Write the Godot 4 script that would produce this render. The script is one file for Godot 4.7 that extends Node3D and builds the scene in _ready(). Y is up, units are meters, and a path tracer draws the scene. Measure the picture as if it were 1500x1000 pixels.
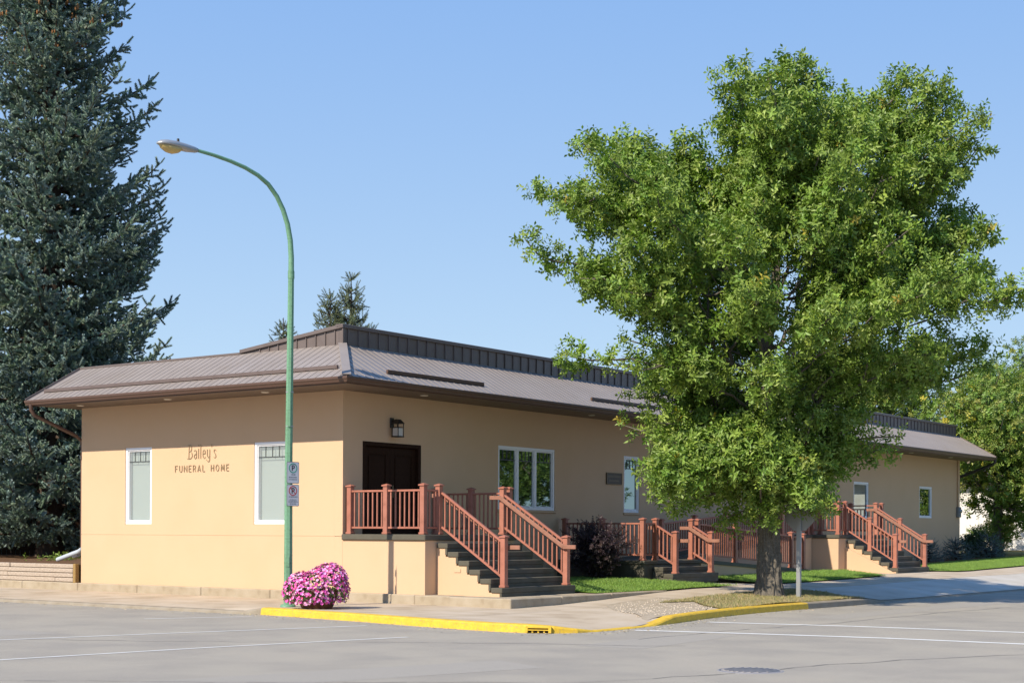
extends Node3D
# Corner building with stucco walls, metal roof, red railings, street lamp and trees. x runs along the long front, z points out of it, y is up, metres.

var rng := RandomNumberGenerator.new()
var taken := {}
var mats := {}
var boxes := {}
const RT := Vector3(0.59504, 0, 0.80369)      # the picture's right
const FW := Vector3(0.80369, 0, -0.59504)     # the way the camera looks
const SUN_FROM := Vector3(-1.234, 1.0, -0.18)

# ------------------------------------------------------------------ helpers
func numbered(called: String) -> String:
	if not taken.has(called):
		taken[called] = 0
		return called
	taken[called] += 1
	return "%s_%03d" % [called, taken[called]]

func tag(o: Node, label: String, category: String, group := "", kind := "") -> Node:
	if label != "": o.set_meta("label", label)
	if category != "": o.set_meta("category", category)
	if group != "": o.set_meta("group", group)
	if kind != "": o.set_meta("kind", kind)
	return o

func thing(called: String, at: Vector3, label: String, category: String, group := "") -> Node3D:
	var o := Node3D.new()
	o.name = numbered(called)
	add_child(o)
	o.position = at
	tag(o, label, category, group)
	return o

func part(parent: Node3D, called: String, mesh: Mesh, m: Material, xf := Transform3D.IDENTITY) -> MeshInstance3D:
	# xf is in world axes
	var o := MeshInstance3D.new()
	o.mesh = mesh
	o.material_override = m
	if parent == self:
		o.name = numbered(called)
		add_child(o)
	else:
		o.name = called
		parent.add_child(o, true)
	o.transform = parent.global_transform.affine_inverse() * xf
	return o

func structure(called: String, mesh: Mesh, m: Material, xf := Transform3D.IDENTITY) -> MeshInstance3D:
	var o := part(self, called, mesh, m, xf)
	o.set_meta("kind", "structure")
	return o

func at(p: Vector3) -> Transform3D:
	return Transform3D(Basis.IDENTITY, p)

func lin(r: float, g: float, b: float) -> Color:
	return Color(r, g, b).linear_to_srgb()

func mat(key: String, c: Color, rough := 0.8, metallic := 0.0) -> StandardMaterial3D:
	# c is a linear base colour
	if mats.has(key): return mats[key]
	var m := StandardMaterial3D.new()
	m.resource_name = key
	m.albedo_color = c.linear_to_srgb()
	m.roughness = rough
	if metallic == 0.0 and rough > 0.85: m.metallic_specular = 0.15
	m.metallic = metallic
	mats[key] = m
	return m

func noise_image(seed_: int, freq: float, size: int, octaves: int, kind := FastNoiseLite.TYPE_SIMPLEX_SMOOTH) -> Image:
	var n := FastNoiseLite.new()
	n.seed = seed_
	n.noise_type = kind
	n.frequency = freq
	n.fractal_octaves = octaves
	return n.get_seamless_image(size, size)

func ramp_tex(img: Image, stops: Array) -> ImageTexture:
	# stops: [[pos, Color], ...] in sRGB; maps grey to colour
	var g := Gradient.new()
	g.offsets = PackedFloat32Array(stops.map(func(s): return s[0]))
	g.colors = PackedColorArray(stops.map(func(s): return s[1]))
	var lut := PackedByteArray()
	for i in 256:
		var c := g.sample(i / 255.0)
		lut.append(int(clampf(c.r, 0, 1) * 255)); lut.append(int(clampf(c.g, 0, 1) * 255)); lut.append(int(clampf(c.b, 0, 1) * 255))
	img.convert(Image.FORMAT_L8)
	var d := img.get_data()
	var out := PackedByteArray()
	out.resize(d.size() * 3)
	for i in d.size():
		var k := d[i] * 3
		out[i * 3] = lut[k]; out[i * 3 + 1] = lut[k + 1]; out[i * 3 + 2] = lut[k + 2]
	return ImageTexture.create_from_image(Image.create_from_data(img.get_width(), img.get_height(), false, Image.FORMAT_RGB8, out))

func grey(v: float) -> Color:
	return Color(v, v, v)

func normal_tex(img: Image, strength: float) -> ImageTexture:
	img.convert(Image.FORMAT_RGBA8)
	img.bump_map_to_normal_map(strength)
	return ImageTexture.create_from_image(img)

func surface(key: String, c: Color, rough: float, tex: Texture2D, metres: float, nrm: Texture2D = null, nscale := 1.0, detail: Texture2D = null, detail_metres := 1.0) -> StandardMaterial3D:
	var m := mat(key, c, rough)
	m.albedo_texture = tex
	m.uv1_triplanar = true
	m.uv1_world_triplanar = true
	m.uv1_scale = Vector3.ONE / metres
	if nrm:
		m.normal_enabled = true
		m.normal_texture = nrm
		m.normal_scale = nscale
	if detail:
		m.detail_enabled = true
		m.detail_albedo = detail
		m.detail_blend_mode = BaseMaterial3D.BLEND_MODE_MUL
		m.detail_uv_layer = BaseMaterial3D.DETAIL_UV_2
		m.uv2_triplanar = true
		m.uv2_world_triplanar = true
		m.uv2_scale = Vector3.ONE / detail_metres
	return m

func start() -> SurfaceTool:
	var st := SurfaceTool.new()
	st.begin(Mesh.PRIMITIVE_TRIANGLES)
	st.set_smooth_group(-1)
	return st

func face(st: SurfaceTool, pts: Array, out: Vector3) -> void:
	var n: Vector3 = (pts[1] - pts[0]).cross(pts[2] - pts[0])
	if n.length_squared() < 1e-14 and pts.size() > 3: n = (pts[2] - pts[0]).cross(pts[3] - pts[0])
	if n.dot(out) > 0.0: pts.reverse()
	for i in range(1, pts.size() - 1):
		st.add_vertex(pts[0]); st.add_vertex(pts[i]); st.add_vertex(pts[i + 1])

func done(st: SurfaceTool) -> ArrayMesh:
	st.generate_normals()
	return st.commit()

func bevel_box(size: Vector3, b := 0.006) -> ArrayMesh:
	var key := "%.3f %.3f %.3f %.3f" % [size.x, size.y, size.z, b]
	if boxes.has(key): return boxes[key]
	var h := size / 2
	b = minf(b, minf(h.x, minf(h.y, h.z)) * 0.45)
	var st := start()
	var v := func(ax: int, s: Vector3) -> Vector3:
		var p := Vector3(s.x * (h.x - b), s.y * (h.y - b), s.z * (h.z - b))
		p[ax] = s[ax] * h[ax]
		return p
	for ax in 3:
		var a1 := (ax + 1) % 3
		var a2 := (ax + 2) % 3
		for s in [-1.0, 1.0]:
			var q := []
			for c in [[-1, -1], [1, -1], [1, 1], [-1, 1]]:
				var w := Vector3.ZERO
				w[ax] = s; w[a1] = c[0]; w[a2] = c[1]
				q.append(v.call(ax, w))
			var o := Vector3.ZERO
			o[ax] = s
			face(st, q, o)
		for s1 in [-1.0, 1.0]:
			for s2 in [-1.0, 1.0]:
				var lo := Vector3.ZERO
				lo[ax] = -1; lo[a1] = s1; lo[a2] = s2
				var hi := lo
				hi[ax] = 1
				var o2 := Vector3.ZERO
				o2[a1] = s1; o2[a2] = s2
				face(st, [v.call(a1, lo), v.call(a1, hi), v.call(a2, hi), v.call(a2, lo)], o2)
	for sx in [-1.0, 1.0]:
		for sy in [-1.0, 1.0]:
			for sz in [-1.0, 1.0]:
				var s3 := Vector3(sx, sy, sz)
				face(st, [v.call(0, s3), v.call(1, s3), v.call(2, s3)], s3)
	boxes[key] = done(st)
	return boxes[key]

func pbox(parent: Node3D, called: String, m: Material, a: Vector3, b: Vector3, bevel := 0.004) -> MeshInstance3D:
	# box between two corners
	var lo := Vector3(minf(a.x, b.x), minf(a.y, b.y), minf(a.z, b.z))
	var hi := Vector3(maxf(a.x, b.x), maxf(a.y, b.y), maxf(a.z, b.z))
	return part(parent, called, bevel_box(hi - lo, bevel), m, at((lo + hi) / 2))

func bar(parent: Node3D, called: String, m: Material, a: Vector3, b: Vector3, w: float, h: float, bevel := 0.004) -> MeshInstance3D:
	# a beam from a to b, h is its upright side
	var d := b - a
	var z := d.normalized()
	var up := Vector3.UP if absf(z.y) < 0.95 else Vector3.RIGHT
	var x := up.cross(z).normalized()
	var y := z.cross(x)
	return part(parent, called, bevel_box(Vector3(w, h, snappedf(d.length(), 0.001)), bevel), m, Transform3D(Basis(x, y, z), (a + b) / 2))

func prism(poly: Array, a: float, b: float, map: Callable) -> ArrayMesh:
	# a convex outline (Vector2 list) swept from a to b; map(p: Vector2, t) gives the place
	var st := start()
	var mid := Vector2.ZERO
	for p in poly: mid += p / poly.size()
	var c: Vector3 = (map.call(mid, a) + map.call(mid, b)) / 2
	var A := []
	var B := []
	for p in poly:
		A.append(map.call(p, a)); B.append(map.call(p, b))
	for i in poly.size():
		var j := (i + 1) % poly.size()
		var q := [A[i], A[j], B[j], B[i]]
		face(st, q, (A[i] + A[j] + B[j] + B[i]) / 4 - c)
	var ca: Vector3 = map.call(mid, a) - c
	face(st, A, ca)
	face(st, B, -ca)
	return done(st)

func tube(path: Array, radii: Array, sides := 8, smooth := true, turn := 0.0, cap := true) -> ArrayMesh:
	var st := SurfaceTool.new()
	st.begin(Mesh.PRIMITIVE_TRIANGLES)
	add_tube(st, path, radii, sides, smooth, turn, cap)
	return done(st)

func add_tube(st: SurfaceTool, path: Array, radii: Array, sides := 8, smooth := true, turn := 0.0, cap := true) -> void:
	st.set_smooth_group(0 if smooth else -1)
	var rings := []
	var ref := Vector3(0.31, 0.2, 0.93).normalized()
	for i in path.size():
		var d: Vector3 = (path[mini(i + 1, path.size() - 1)] - path[maxi(i - 1, 0)]).normalized()
		if i == 0 and absf(d.dot(ref)) > 0.9: ref = Vector3(0.93, 0.1, 0.3).normalized()
		var x := (ref - d * ref.dot(d)).normalized()
		ref = x
		var y := d.cross(x)
		var ring := []
		for k in sides:
			var a := TAU * k / sides + turn
			ring.append(path[i] + (x * cos(a) + y * sin(a)) * radii[i])
		rings.append(ring)
	for i in range(path.size() - 1):
		var mid: Vector3 = (path[i] + path[i + 1]) / 2
		for k in sides:
			var l := (k + 1) % sides
			face(st, [rings[i][k], rings[i][l], rings[i + 1][l], rings[i + 1][k]], (rings[i][k] + rings[i + 1][l]) / 2 - mid)
	if cap:
		st.set_smooth_group(-1)
		face(st, rings[0].duplicate(), path[0] - path[1])
		face(st, rings[-1].duplicate(), path[-1] - path[-2])

func lathe(profile: Array, sides := 24) -> ArrayMesh:
	var st := SurfaceTool.new()
	st.begin(Mesh.PRIMITIVE_TRIANGLES)
	st.set_smooth_group(0)
	for i in range(profile.size() - 1):
		var p: Vector2 = profile[i]
		var q: Vector2 = profile[i + 1]
		var nrm := Vector2(q.y - p.y, p.x - q.x)
		for k in sides:
			var a := TAU * k / sides
			var b := TAU * (k + 1) / sides
			var da := Vector3(cos(a), 0, sin(a))
			var db := Vector3(cos(b), 0, sin(b))
			var o := (da + db) / 2 * nrm.x + Vector3.UP * nrm.y
			face(st, [da * p.x + Vector3.UP * p.y, db * p.x + Vector3.UP * p.y, db * q.x + Vector3.UP * q.y, da * q.x + Vector3.UP * q.y], o)
	return done(st)

func ss(a: float, b: float, x: float) -> float:
	var t := clampf((x - a) / (b - a), 0, 1)
	return t * t * (3 - 2 * t)

func land(x: float, z: float) -> float:
	return -0.2 + 0.03 * maxf(ss(7.4, 8.8, z) * ss(9.5, 7.5, x), ss(-2.6, -3.9, x) * ss(0.9, 2.2, z)) + ss(9.2, 5.0, z) * (0.22 * ss(0, 8, x) + 0.1 * ss(12, 24, x) + 0.016 * maxf(0, minf(x, 70.0) - 27))

func sheet(poly: Array, lift: float, cell := 1.0, height = null) -> ArrayMesh:
	# an outline in x, z laid on the land, cut into cells
	var pts := PackedVector2Array(poly)
	var lo: Vector2 = pts[0]
	var hi: Vector2 = pts[0]
	for p in pts:
		lo = lo.min(p); hi = hi.max(p)
	var st := start()
	st.set_smooth_group(0)
	var x := floorf(lo.x / cell) * cell
	while x < hi.x:
		var z := floorf(lo.y / cell) * cell
		while z < hi.y:
			var sq := PackedVector2Array([Vector2(x, z), Vector2(x + cell, z), Vector2(x + cell, z + cell), Vector2(x, z + cell)])
			for piece in Geometry2D.intersect_polygons(pts, sq):
				var idx := Geometry2D.triangulate_polygon(piece)
				for k in range(0, idx.size(), 3):
					var tri := []
					for j in 3:
						var p: Vector2 = piece[idx[k + j]]
						var y: float = (land(p.x, p.y) if height == null else height.call(p.x, p.y)) + lift
						tri.append(Vector3(p.x, y, p.y))
					face(st, tri, Vector3.UP)
			z += cell
		x += cell
	return done(st)

func rect(x0: float, x1: float, z0: float, z1: float) -> Array:
	return [Vector2(x0, z0), Vector2(x1, z0), Vector2(x1, z1), Vector2(x0, z1)]

func scatter(parent: Node3D, called: String, mesh: Mesh, m: Material, xfs: Array, cols: Array) -> MultiMeshInstance3D:
	var mm := MultiMesh.new()
	mm.transform_format = MultiMesh.TRANSFORM_3D
	mm.use_colors = cols.size() > 0
	mm.mesh = mesh
	mm.instance_count = xfs.size()
	var base := parent.global_transform.affine_inverse()
	for i in xfs.size():
		mm.set_instance_transform(i, base * xfs[i])
		if cols.size() > 0: mm.set_instance_color(i, cols[i])
	var o := MultiMeshInstance3D.new()
	o.multimesh = mm
	o.material_override = m
	o.name = called if parent != self else numbered(called)
	parent.add_child(o, true)
	o.set_meta("kind", "stuff")
	return o

func rand_dir() -> Vector3:
	var z := rng.randf_range(-1, 1)
	var a := rng.randf() * TAU
	var r := sqrt(1 - z * z)
	return Vector3(r * cos(a), z, r * sin(a))

func aim(y: Vector3, roll: float) -> Basis:
	# a basis whose y axis is y
	var ref := Vector3.RIGHT if absf(y.x) < 0.8 else Vector3.FORWARD
	var x := (ref - y * ref.dot(y)).normalized()
	x = x.rotated(y, roll)
	return Basis(x, y, x.cross(y))

# ------------------------------------------------------------------ plants
func twig_mesh(n: int, length: float, leaf: float, width: float) -> ArrayMesh:
	var st := start()
	var side := Vector3(0.004, 0, 0)
	face(st, [-side, side, Vector3(0, length, 0)], Vector3.BACK)
	for i in n:
		var t := (i + 0.6) / n
		var a := i * 2.399
		var p := Vector3(0, length * t, 0)
		var d := Vector3(cos(a), 0.55 - 0.35 * sin(i * 1.7), sin(a)).normalized()
		if i == n - 1: d = Vector3(0.2, 1, 0.1).normalized()
		var s := d.cross(Vector3.UP).normalized().rotated(d, 0.5 * sin(i * 2.3))
		var up := s.cross(d)
		var L := leaf * (0.8 + 0.35 * sin(i * 3.1))
		var m := p + d * L * 0.45 - up * width * 0.22
		var tip := p + d * L - Vector3(0, L * 0.18, 0)
		face(st, [p, m + s * width * 0.5 + up * width * 0.3, tip], up)
		face(st, [p, tip, m - s * width * 0.5 + up * width * 0.3], up)
	return done(st)

func sprig_mesh(n: int, length: float, needle: float, width: float) -> ArrayMesh:
	var st := start()
	for i in n:
		var t := float(i) / n
		var a := i * 2.399
		var p := Vector3(0, length * t, 0)
		var d := Vector3(cos(a), 0.75 + t * 0.5, sin(a)).normalized()
		var s := d.cross(Vector3.UP).normalized() * width * 0.5
		var L := needle * (1.0 - 0.35 * t)
		face(st, [p - s, p + s, p + d * L], d.cross(s))
	return done(st)

func leaf_mat(key: String) -> StandardMaterial3D:
	var m := mat(key, Color(1, 1, 1), 0.5)
	m.vertex_color_use_as_albedo = true
	m.backlight_enabled = true
	m.backlight = Color(0.62, 0.7, 0.28)
	return m

func needle_mat() -> StandardMaterial3D:
	var m := mat("spruce_needles", Color(1, 1, 1), 0.65)
	m.vertex_color_use_as_albedo = true
	return m

func tint(c: Color, spread: float) -> Color:
	var k := 1.0 + rng.randf_range(-spread, spread)
	return Color(c.r * k * rng.randf_range(0.9, 1.1), c.g * k, c.b * k * rng.randf_range(0.8, 1.2))

func broadleaf(t: Node3D, base: Vector3, lobes: Array, trunk_r: float, fork: float, leader: float, density: float, twig: Mesh, greens: Array, bark: Material, odd: Color, odd_share: float) -> void:
	# nodes: the trunk's, then one for each lobe, each tied to the nearest node that is closer to the root
	var pos: Array = []
	var from: Array = []
	var count: Array = []
	var way: Array = []
	var n_trunk := 9
	for i in n_trunk:
		var f := float(i) / (n_trunk - 1)
		pos.append(base + Vector3(sin(i * 1.3) * 0.12 * f * leader * 0.2, leader * f, cos(i * 1.9) * 0.12 * f * leader * 0.2) if i > 0 else base)
		from.append(i - 1); count.append(0.0); way.append(leader * f)
	var order := lobes.duplicate()
	order.sort_custom(func(a, b): return a[0].distance_to(base) < b[0].distance_to(base))
	for l in order:
		var best := -1
		var cost := 1e9
		for k in pos.size():
			if pos[k].y < base.y + fork * 0.92: continue
			var c: float = pos[k].distance_to(l[0]) + 0.35 * way[k] + maxf(0, pos[k].y - l[0].y) * 0.6
			if c < cost:
				cost = c; best = k
		if best < 0: best = n_trunk / 2
		pos.append(l[0]); from.append(best); count.append(l[1]); way.append(way[best] + pos[best].distance_to(l[0]))
	for k in range(pos.size() - 1, 0, -1): count[from[k]] += count[k]
	var total: float = maxf(count[0], 0.01)
	var st := SurfaceTool.new()
	st.begin(Mesh.PRIMITIVE_TRIANGLES)
	# root flare, then the leader
	var path := [base - Vector3(0, 0.25, 0), base + Vector3(0, 0.12, 0), base + Vector3(0, 0.5, 0)]
	var rad := [trunk_r * 1.75, trunk_r * 1.38, trunk_r * 1.12]
	for k in range(1, n_trunk):
		if pos[k].y < base.y + 0.9: continue
		path.append(pos[k])
		rad.append(maxf(0.03, trunk_r * (1.02 if pos[k].y < base.y + fork else sqrt(count[k] / total) * 0.95)))
	add_tube(st, path, rad, 14)
	if t.name == "street_tree": furrows(st, path, rad)
	var extra := []
	for k in range(n_trunk, pos.size()):
		var a: Vector3 = pos[from[k]]
		var b: Vector3 = pos[k]
		var r0 := maxf(0.022, trunk_r * 0.8 * sqrt(count[k] / total) + 0.008)
		var m := a.lerp(b, 0.5) + Vector3(rng.randf_range(-0.2, 0.2), rng.randf_range(-0.25, 0.1), rng.randf_range(-0.2, 0.2)) * a.distance_to(b) * 0.4
		if a.distance_to(b) > 1.5:
			for q in [0.45, 0.75]: extra.append([m.lerp(b, (q - 0.4) / 0.6) + rand_dir() * 0.15, 0.34])
		add_tube(st, [a, m, b, b + (b - m) * 0.5], [r0 * 1.15, r0, r0 * 0.7, 0.006], 5)
	part(t, "trunk", done(st), bark)
	var xfs := []
	var cols := []
	for l in lobes + extra:
		var n := int(density * l[1] * l[1])
		for i in n:
			var d := rand_dir()
			var p: Vector3 = l[0] + Vector3(d.x, d.y * 0.8, d.z) * l[1] * pow(rng.randf(), 0.36)
			var y := (d * 0.8 + Vector3(0, 0.25, 0) + rand_dir() * 0.7).normalized()
			var s := rng.randf_range(0.75, 1.3)
			xfs.append(Transform3D(aim(y, rng.randf() * TAU).scaled(Vector3.ONE * s), p))
			cols.append(tint(odd, 0.2) if rng.randf() < odd_share else tint(greens[rng.randi() % greens.size()], 0.22))
	scatter(t, "crown", twig, leaf_mat("leaves"), xfs, cols)

func furrows(st: SurfaceTool, path: Array, rad: Array) -> void:
	# a skin of uneven vertical ridges round the lower trunk
	var n := FastNoiseLite.new()
	n.seed = 77
	n.frequency = 1.0
	n.fractal_octaves = 2
	st.set_smooth_group(-1)
	var sides := 56
	var rows := []
	var y: float = path[0].y + 0.2
	while y < path[0].y + 3.4:
		var k := 0
		while k < path.size() - 2 and path[k + 1].y < y: k += 1
		var f: float = clampf((y - path[k].y) / (path[k + 1].y - path[k].y), 0, 1)
		var c: Vector3 = path[k].lerp(path[k + 1], f)
		var r: float = lerpf(rad[k], rad[k + 1], f)
		var ring := []
		for i in sides:
			var a := TAU * i / sides
			var ridge := 1.0 - absf(n.get_noise_3d(cos(a) * 4.2, y * 0.9, sin(a) * 4.2)) * 3.6
			ring.append(c + Vector3(cos(a), 0, sin(a)) * (r + 0.004 + 0.04 * clampf(ridge, -0.4, 1.0)))
		rows.append(ring)
		y += 0.055
	for j in range(rows.size() - 1):
		for i in sides:
			var l := (i + 1) % sides
			var mid: Vector3 = path[0]
			var o: Vector3 = rows[j][i] - Vector3(mid.x, rows[j][i].y, mid.z)
			face(st, [rows[j][i], rows[j][l], rows[j + 1][l], rows[j + 1][i]], o)

func blob_lobes(center: Vector3, size: Vector3, n: int, r0: float, r1: float) -> Array:
	var out := []
	for i in n:
		var d := rand_dir() * pow(rng.randf(), 0.4)
		out.append([center + Vector3(d.x * size.x, d.y * size.y, d.z * size.z), rng.randf_range(r0, r1)])
	return out

func fur(xfs: Array, cols: Array, pts: Array, from_f: float, scale_: float, tone: Color) -> void:
	# needle sprigs all round a branch, like a bottle brush, the tip turned up
	var n := pts.size() - 1
	var length := 0.0
	for i in n: length += pts[i].distance_to(pts[i + 1])
	var count := maxi(3, int(length * (1.0 - from_f) / (0.085 * scale_)))
	for k in count:
		var f := from_f + (1.0 - from_f) * (k + rng.randf()) / count
		var i0 := mini(int(f * n), n - 1)
		var p: Vector3 = pts[i0].lerp(pts[i0 + 1], f * n - i0)
		var dir: Vector3 = (pts[i0 + 1] - pts[i0]).normalized()
		var y := (dir * 0.75 + rand_dir() * 0.85 + Vector3(0, 0.12, 0)).normalized()
		if k == count - 1: y = (dir + Vector3(0, 0.3, 0)).normalized()
		xfs.append(Transform3D(aim(y, rng.randf() * TAU).scaled(Vector3.ONE * scale_ * rng.randf_range(0.75, 1.2)), p))
		cols.append(tint(tone, 0.2))

func spruce(t: Node3D, base: Vector3, height: float, radius: float, lowest: float, sprig: Mesh, bark: Material, step: float, per_whorl: int, scale_: float, tone: Color, from_y := 0.0, cones := false) -> void:
	# from_y: no branches are built below it (hidden by other things)
	var st := SurfaceTool.new()
	st.begin(Mesh.PRIMITIVE_TRIANGLES)
	add_tube(st, [base - Vector3(0, 0.3, 0), base + Vector3(0, 0.3, 0), base + Vector3(0, height * 0.5, 0), base + Vector3(0, height, 0)], [height * 0.022, height * 0.017, height * 0.01, 0.015], 9)
	var xfs := []
	var cols := []
	var cone_xf := []
	var h := lowest
	while h < height - 0.15:
		var f := (h - lowest) / (height - lowest)
		var reach := radius * pow(1.0 - f, 0.72) * (0.55 + 0.45 * minf(1.0, f * 6.0 + 0.45))
		var nb := per_whorl if reach > 0.8 else 5
		var a0 := rng.randf() * TAU
		for b in nb:
			if h < from_y: continue
			var a := a0 + TAU * b / nb + rng.randf_range(-0.3, 0.3)
			var out := Vector3(cos(a), 0, sin(a))
			var L := reach * (rng.randf_range(0.6, 1.12) if rng.randf() < 0.85 else rng.randf_range(1.1, 1.22)) if reach > 0.8 else reach * rng.randf_range(0.8, 1.1)
			var y0 := base.y + h + rng.randf_range(-0.1, 0.1)
			var dip := L * lerpf(0.22, -0.35, f)
			var lift := L * 0.2
			var pts := []
			for k in 7:
				var s := k / 6.0
				pts.append(Vector3(base.x, y0 - dip * sin(s * 1.9) * s + lift * s * s * s * 1.6, base.z) + out * L * s)
			add_tube(st, pts, [0.045, 0.038, 0.03, 0.024, 0.018, 0.012, 0.006].map(func(r): return r * scale_ * (0.6 + 0.4 * L)), 4, true, 0.0, false)
			fur(xfs, cols, pts, 0.12, scale_, tone)
			var side_n := int(L / 0.3)
			for q in side_n:
				var f0 := 0.25 + 0.68 * (q + rng.randf() * 0.6) / maxf(side_n, 1)
				var i0 := mini(int(f0 * 6), 5)
				var p: Vector3 = pts[i0].lerp(pts[i0 + 1], f0 * 6 - i0)
				var dir: Vector3 = (pts[i0 + 1] - pts[i0]).normalized()
				var sv := dir.cross(Vector3.UP).normalized() * (1.0 if q % 2 == 0 else -1.0)
				var sl := L * 0.46 * (1.12 - f0) + 0.14
				var d2 := (dir * 0.75 + sv * rng.randf_range(0.5, 0.9)).normalized()
				var branch := []
				for k in 4:
					var u := k / 3.0
					branch.append(p + d2 * sl * u + Vector3(0, -sl * 0.55 * u + sl * 0.32 * u * u, 0))
				fur(xfs, cols, branch, 0.0, scale_ * 0.9, tone)
			if cones and f > 0.55:
				for q in 3:
					if rng.randf() < 0.4:
						var p2: Vector3 = pts[3 + q]
						for c in 3: cone_xf.append(Transform3D(Basis.IDENTITY.scaled(Vector3.ONE * rng.randf_range(0.8, 1.3)), p2 + Vector3(rng.randf_range(-0.15, 0.15), -0.14 - rng.randf() * 0.1, rng.randf_range(-0.15, 0.15))))
		h += step * rng.randf_range(0.8, 1.2)
	part(t, "trunk", done(st), bark)
	scatter(t, "crown", sprig, needle_mat(), xfs, cols)
	if cone_xf.size() > 0:
		scatter(t, "cones", lathe([Vector2(0.004, -0.08), Vector2(0.03, -0.05), Vector2(0.034, 0.0), Vector2(0.02, 0.06), Vector2(0.004, 0.08)], 6), mat("cone_brown", Color(0.24, 0.11, 0.035), 0.8), cone_xf, [])

func bush(t: Node3D, center: Vector3, size: Vector3, n: int, twig: Mesh, greens: Array, stem: Material, density: float) -> void:
	var st := SurfaceTool.new()
	st.begin(Mesh.PRIMITIVE_TRIANGLES)
	var ground := center - Vector3(0, size.y + 0.08, 0)
	var lobes := blob_lobes(center, size * 0.75, n, size.x * 0.3, size.x * 0.45)
	for l in lobes:
		add_tube(st, [ground + Vector3(rng.randf_range(-0.1, 0.1), 0, rng.randf_range(-0.1, 0.1)), ground.lerp(l[0], 0.5) + Vector3(0, 0.05, 0), l[0]], [0.018, 0.013, 0.004], 4)
	part(t, "stem", done(st), stem)
	var xfs := []
	var cols := []
	for l in lobes:
		for i in int(density * l[1] * l[1]):
			var d := rand_dir()
			var p: Vector3 = l[0] + d * l[1] * pow(rng.randf(), 0.4)
			if p.y < ground.y + 0.05: continue
			xfs.append(Transform3D(aim((d + Vector3(0, 0.4, 0) + rand_dir() * 0.6).normalized(), rng.randf() * TAU).scaled(Vector3.ONE * rng.randf_range(0.7, 1.2)), p))
			cols.append(tint(greens[rng.randi() % greens.size()], 0.25))
	scatter(t, "foliage", twig, leaf_mat("leaves"), xfs, cols)

# ------------------------------------------------------------------ railings
func post(t: Node3D, p: Vector3, h := 1.12, w := 0.125) -> void:
	var o := pbox(t, "post", [mats.rail, mats.rail_b, mats.rail_c][rng.randi() % 3], p - Vector3(w / 2, 0.01, w / 2), p + Vector3(w / 2, h - 0.04, w / 2), 0.006)
	var st := start()
	var c := w / 2 + 0.022
	var q := [Vector3(-c, 0, -c), Vector3(c, 0, -c), Vector3(c, 0, c), Vector3(-c, 0, c)]
	for i in 4:
		var a: Vector3 = q[i]
		var b: Vector3 = q[(i + 1) % 4]
		var up := Vector3(0, 0.028, 0)
		face(st, [a, b, b + up, a + up], a + b)
		face(st, [a + up, b + up, Vector3(0, 0.062, 0)], a + b + Vector3.UP)
	face(st, q.duplicate(), Vector3.DOWN)
	if not boxes.has("cap%f" % w): boxes["cap%f" % w] = done(st)
	part(o, "cap", boxes["cap%f" % w], mats.rail, at(p + Vector3(0, h - 0.039, 0)))
	pbox(o, "base_trim", mats.rail, p + Vector3(-w / 2 - 0.018, 0.0, -w / 2 - 0.018), p + Vector3(w / 2 + 0.018, 0.05, w / 2 + 0.018), 0.008)

func span(t: Node3D, a: Vector3, b: Vector3, top := 0.98, low := 0.15, second := 0.0) -> void:
	# rails and balusters between two post feet
	var d := b - a
	var flat := Vector3(d.x, 0, d.z).normalized()
	var a1 := a + d * (0.062 / d.length())
	var b1 := b - d * (0.062 / d.length())
	bar(t, "top_rail", mats.rail, a1 + Vector3(0, top, 0), b1 + Vector3(0, top, 0), 0.07, 0.045)
	bar(t, "bottom_rail", mats.rail, a1 + Vector3(0, low, 0), b1 + Vector3(0, low, 0), 0.06, 0.045)
	if second > 0.0: bar(t, "middle_rail", mats.rail, a1 + Vector3(0, second, 0), b1 + Vector3(0, second, 0), 0.055, 0.04)
	var run := Vector2(d.x, d.z).length()
	var n := int(round(run / 0.132))
	var hi := (second if second > 0.0 else top) - 0.022
	for i in range(1, n):
		var p := a.lerp(b, float(i) / n)
		var mesh := bevel_box(Vector3(0.034, hi - low - 0.022, 0.034), 0.004)
		part(t, "baluster", mesh, [mats.rail, mats.rail_b, mats.rail_c][rng.randi() % 3], Transform3D(Basis(flat, Vector3.UP, flat.cross(Vector3.UP)), p + Vector3(0, (hi + low + 0.022) / 2, 0)))

func handrail(t: Node3D, a: Vector3, b: Vector3, offset: Vector3, ext: Vector3) -> void:
	# a flat grab rail with level ends, on brackets
	var a1 := a + offset + Vector3(0, 0.87, 0)
	var b1 := b + offset + Vector3(0, 0.87, 0)
	bar(t, "handrail", mats.rail_dull, a1, b1, 0.04, 0.095, 0.008)
	bar(t, "handrail_end", mats.rail_dull, a1 - ext * 0.3, a1 + ext * 0.015, 0.038, 0.094, 0.008)
	bar(t, "handrail_end", mats.rail_dull, b1 - ext * 0.015, b1 + ext * 0.34, 0.038, 0.094, 0.008)
	for f in [0.12, 0.5, 0.88]:
		var p := a1.lerp(b1, f)
		bar(t, "bracket", mats.dark_metal, p - offset * 0.95 + Vector3(0, -0.05, 0), p + Vector3(0, -0.04, 0), 0.025, 0.03)

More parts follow.
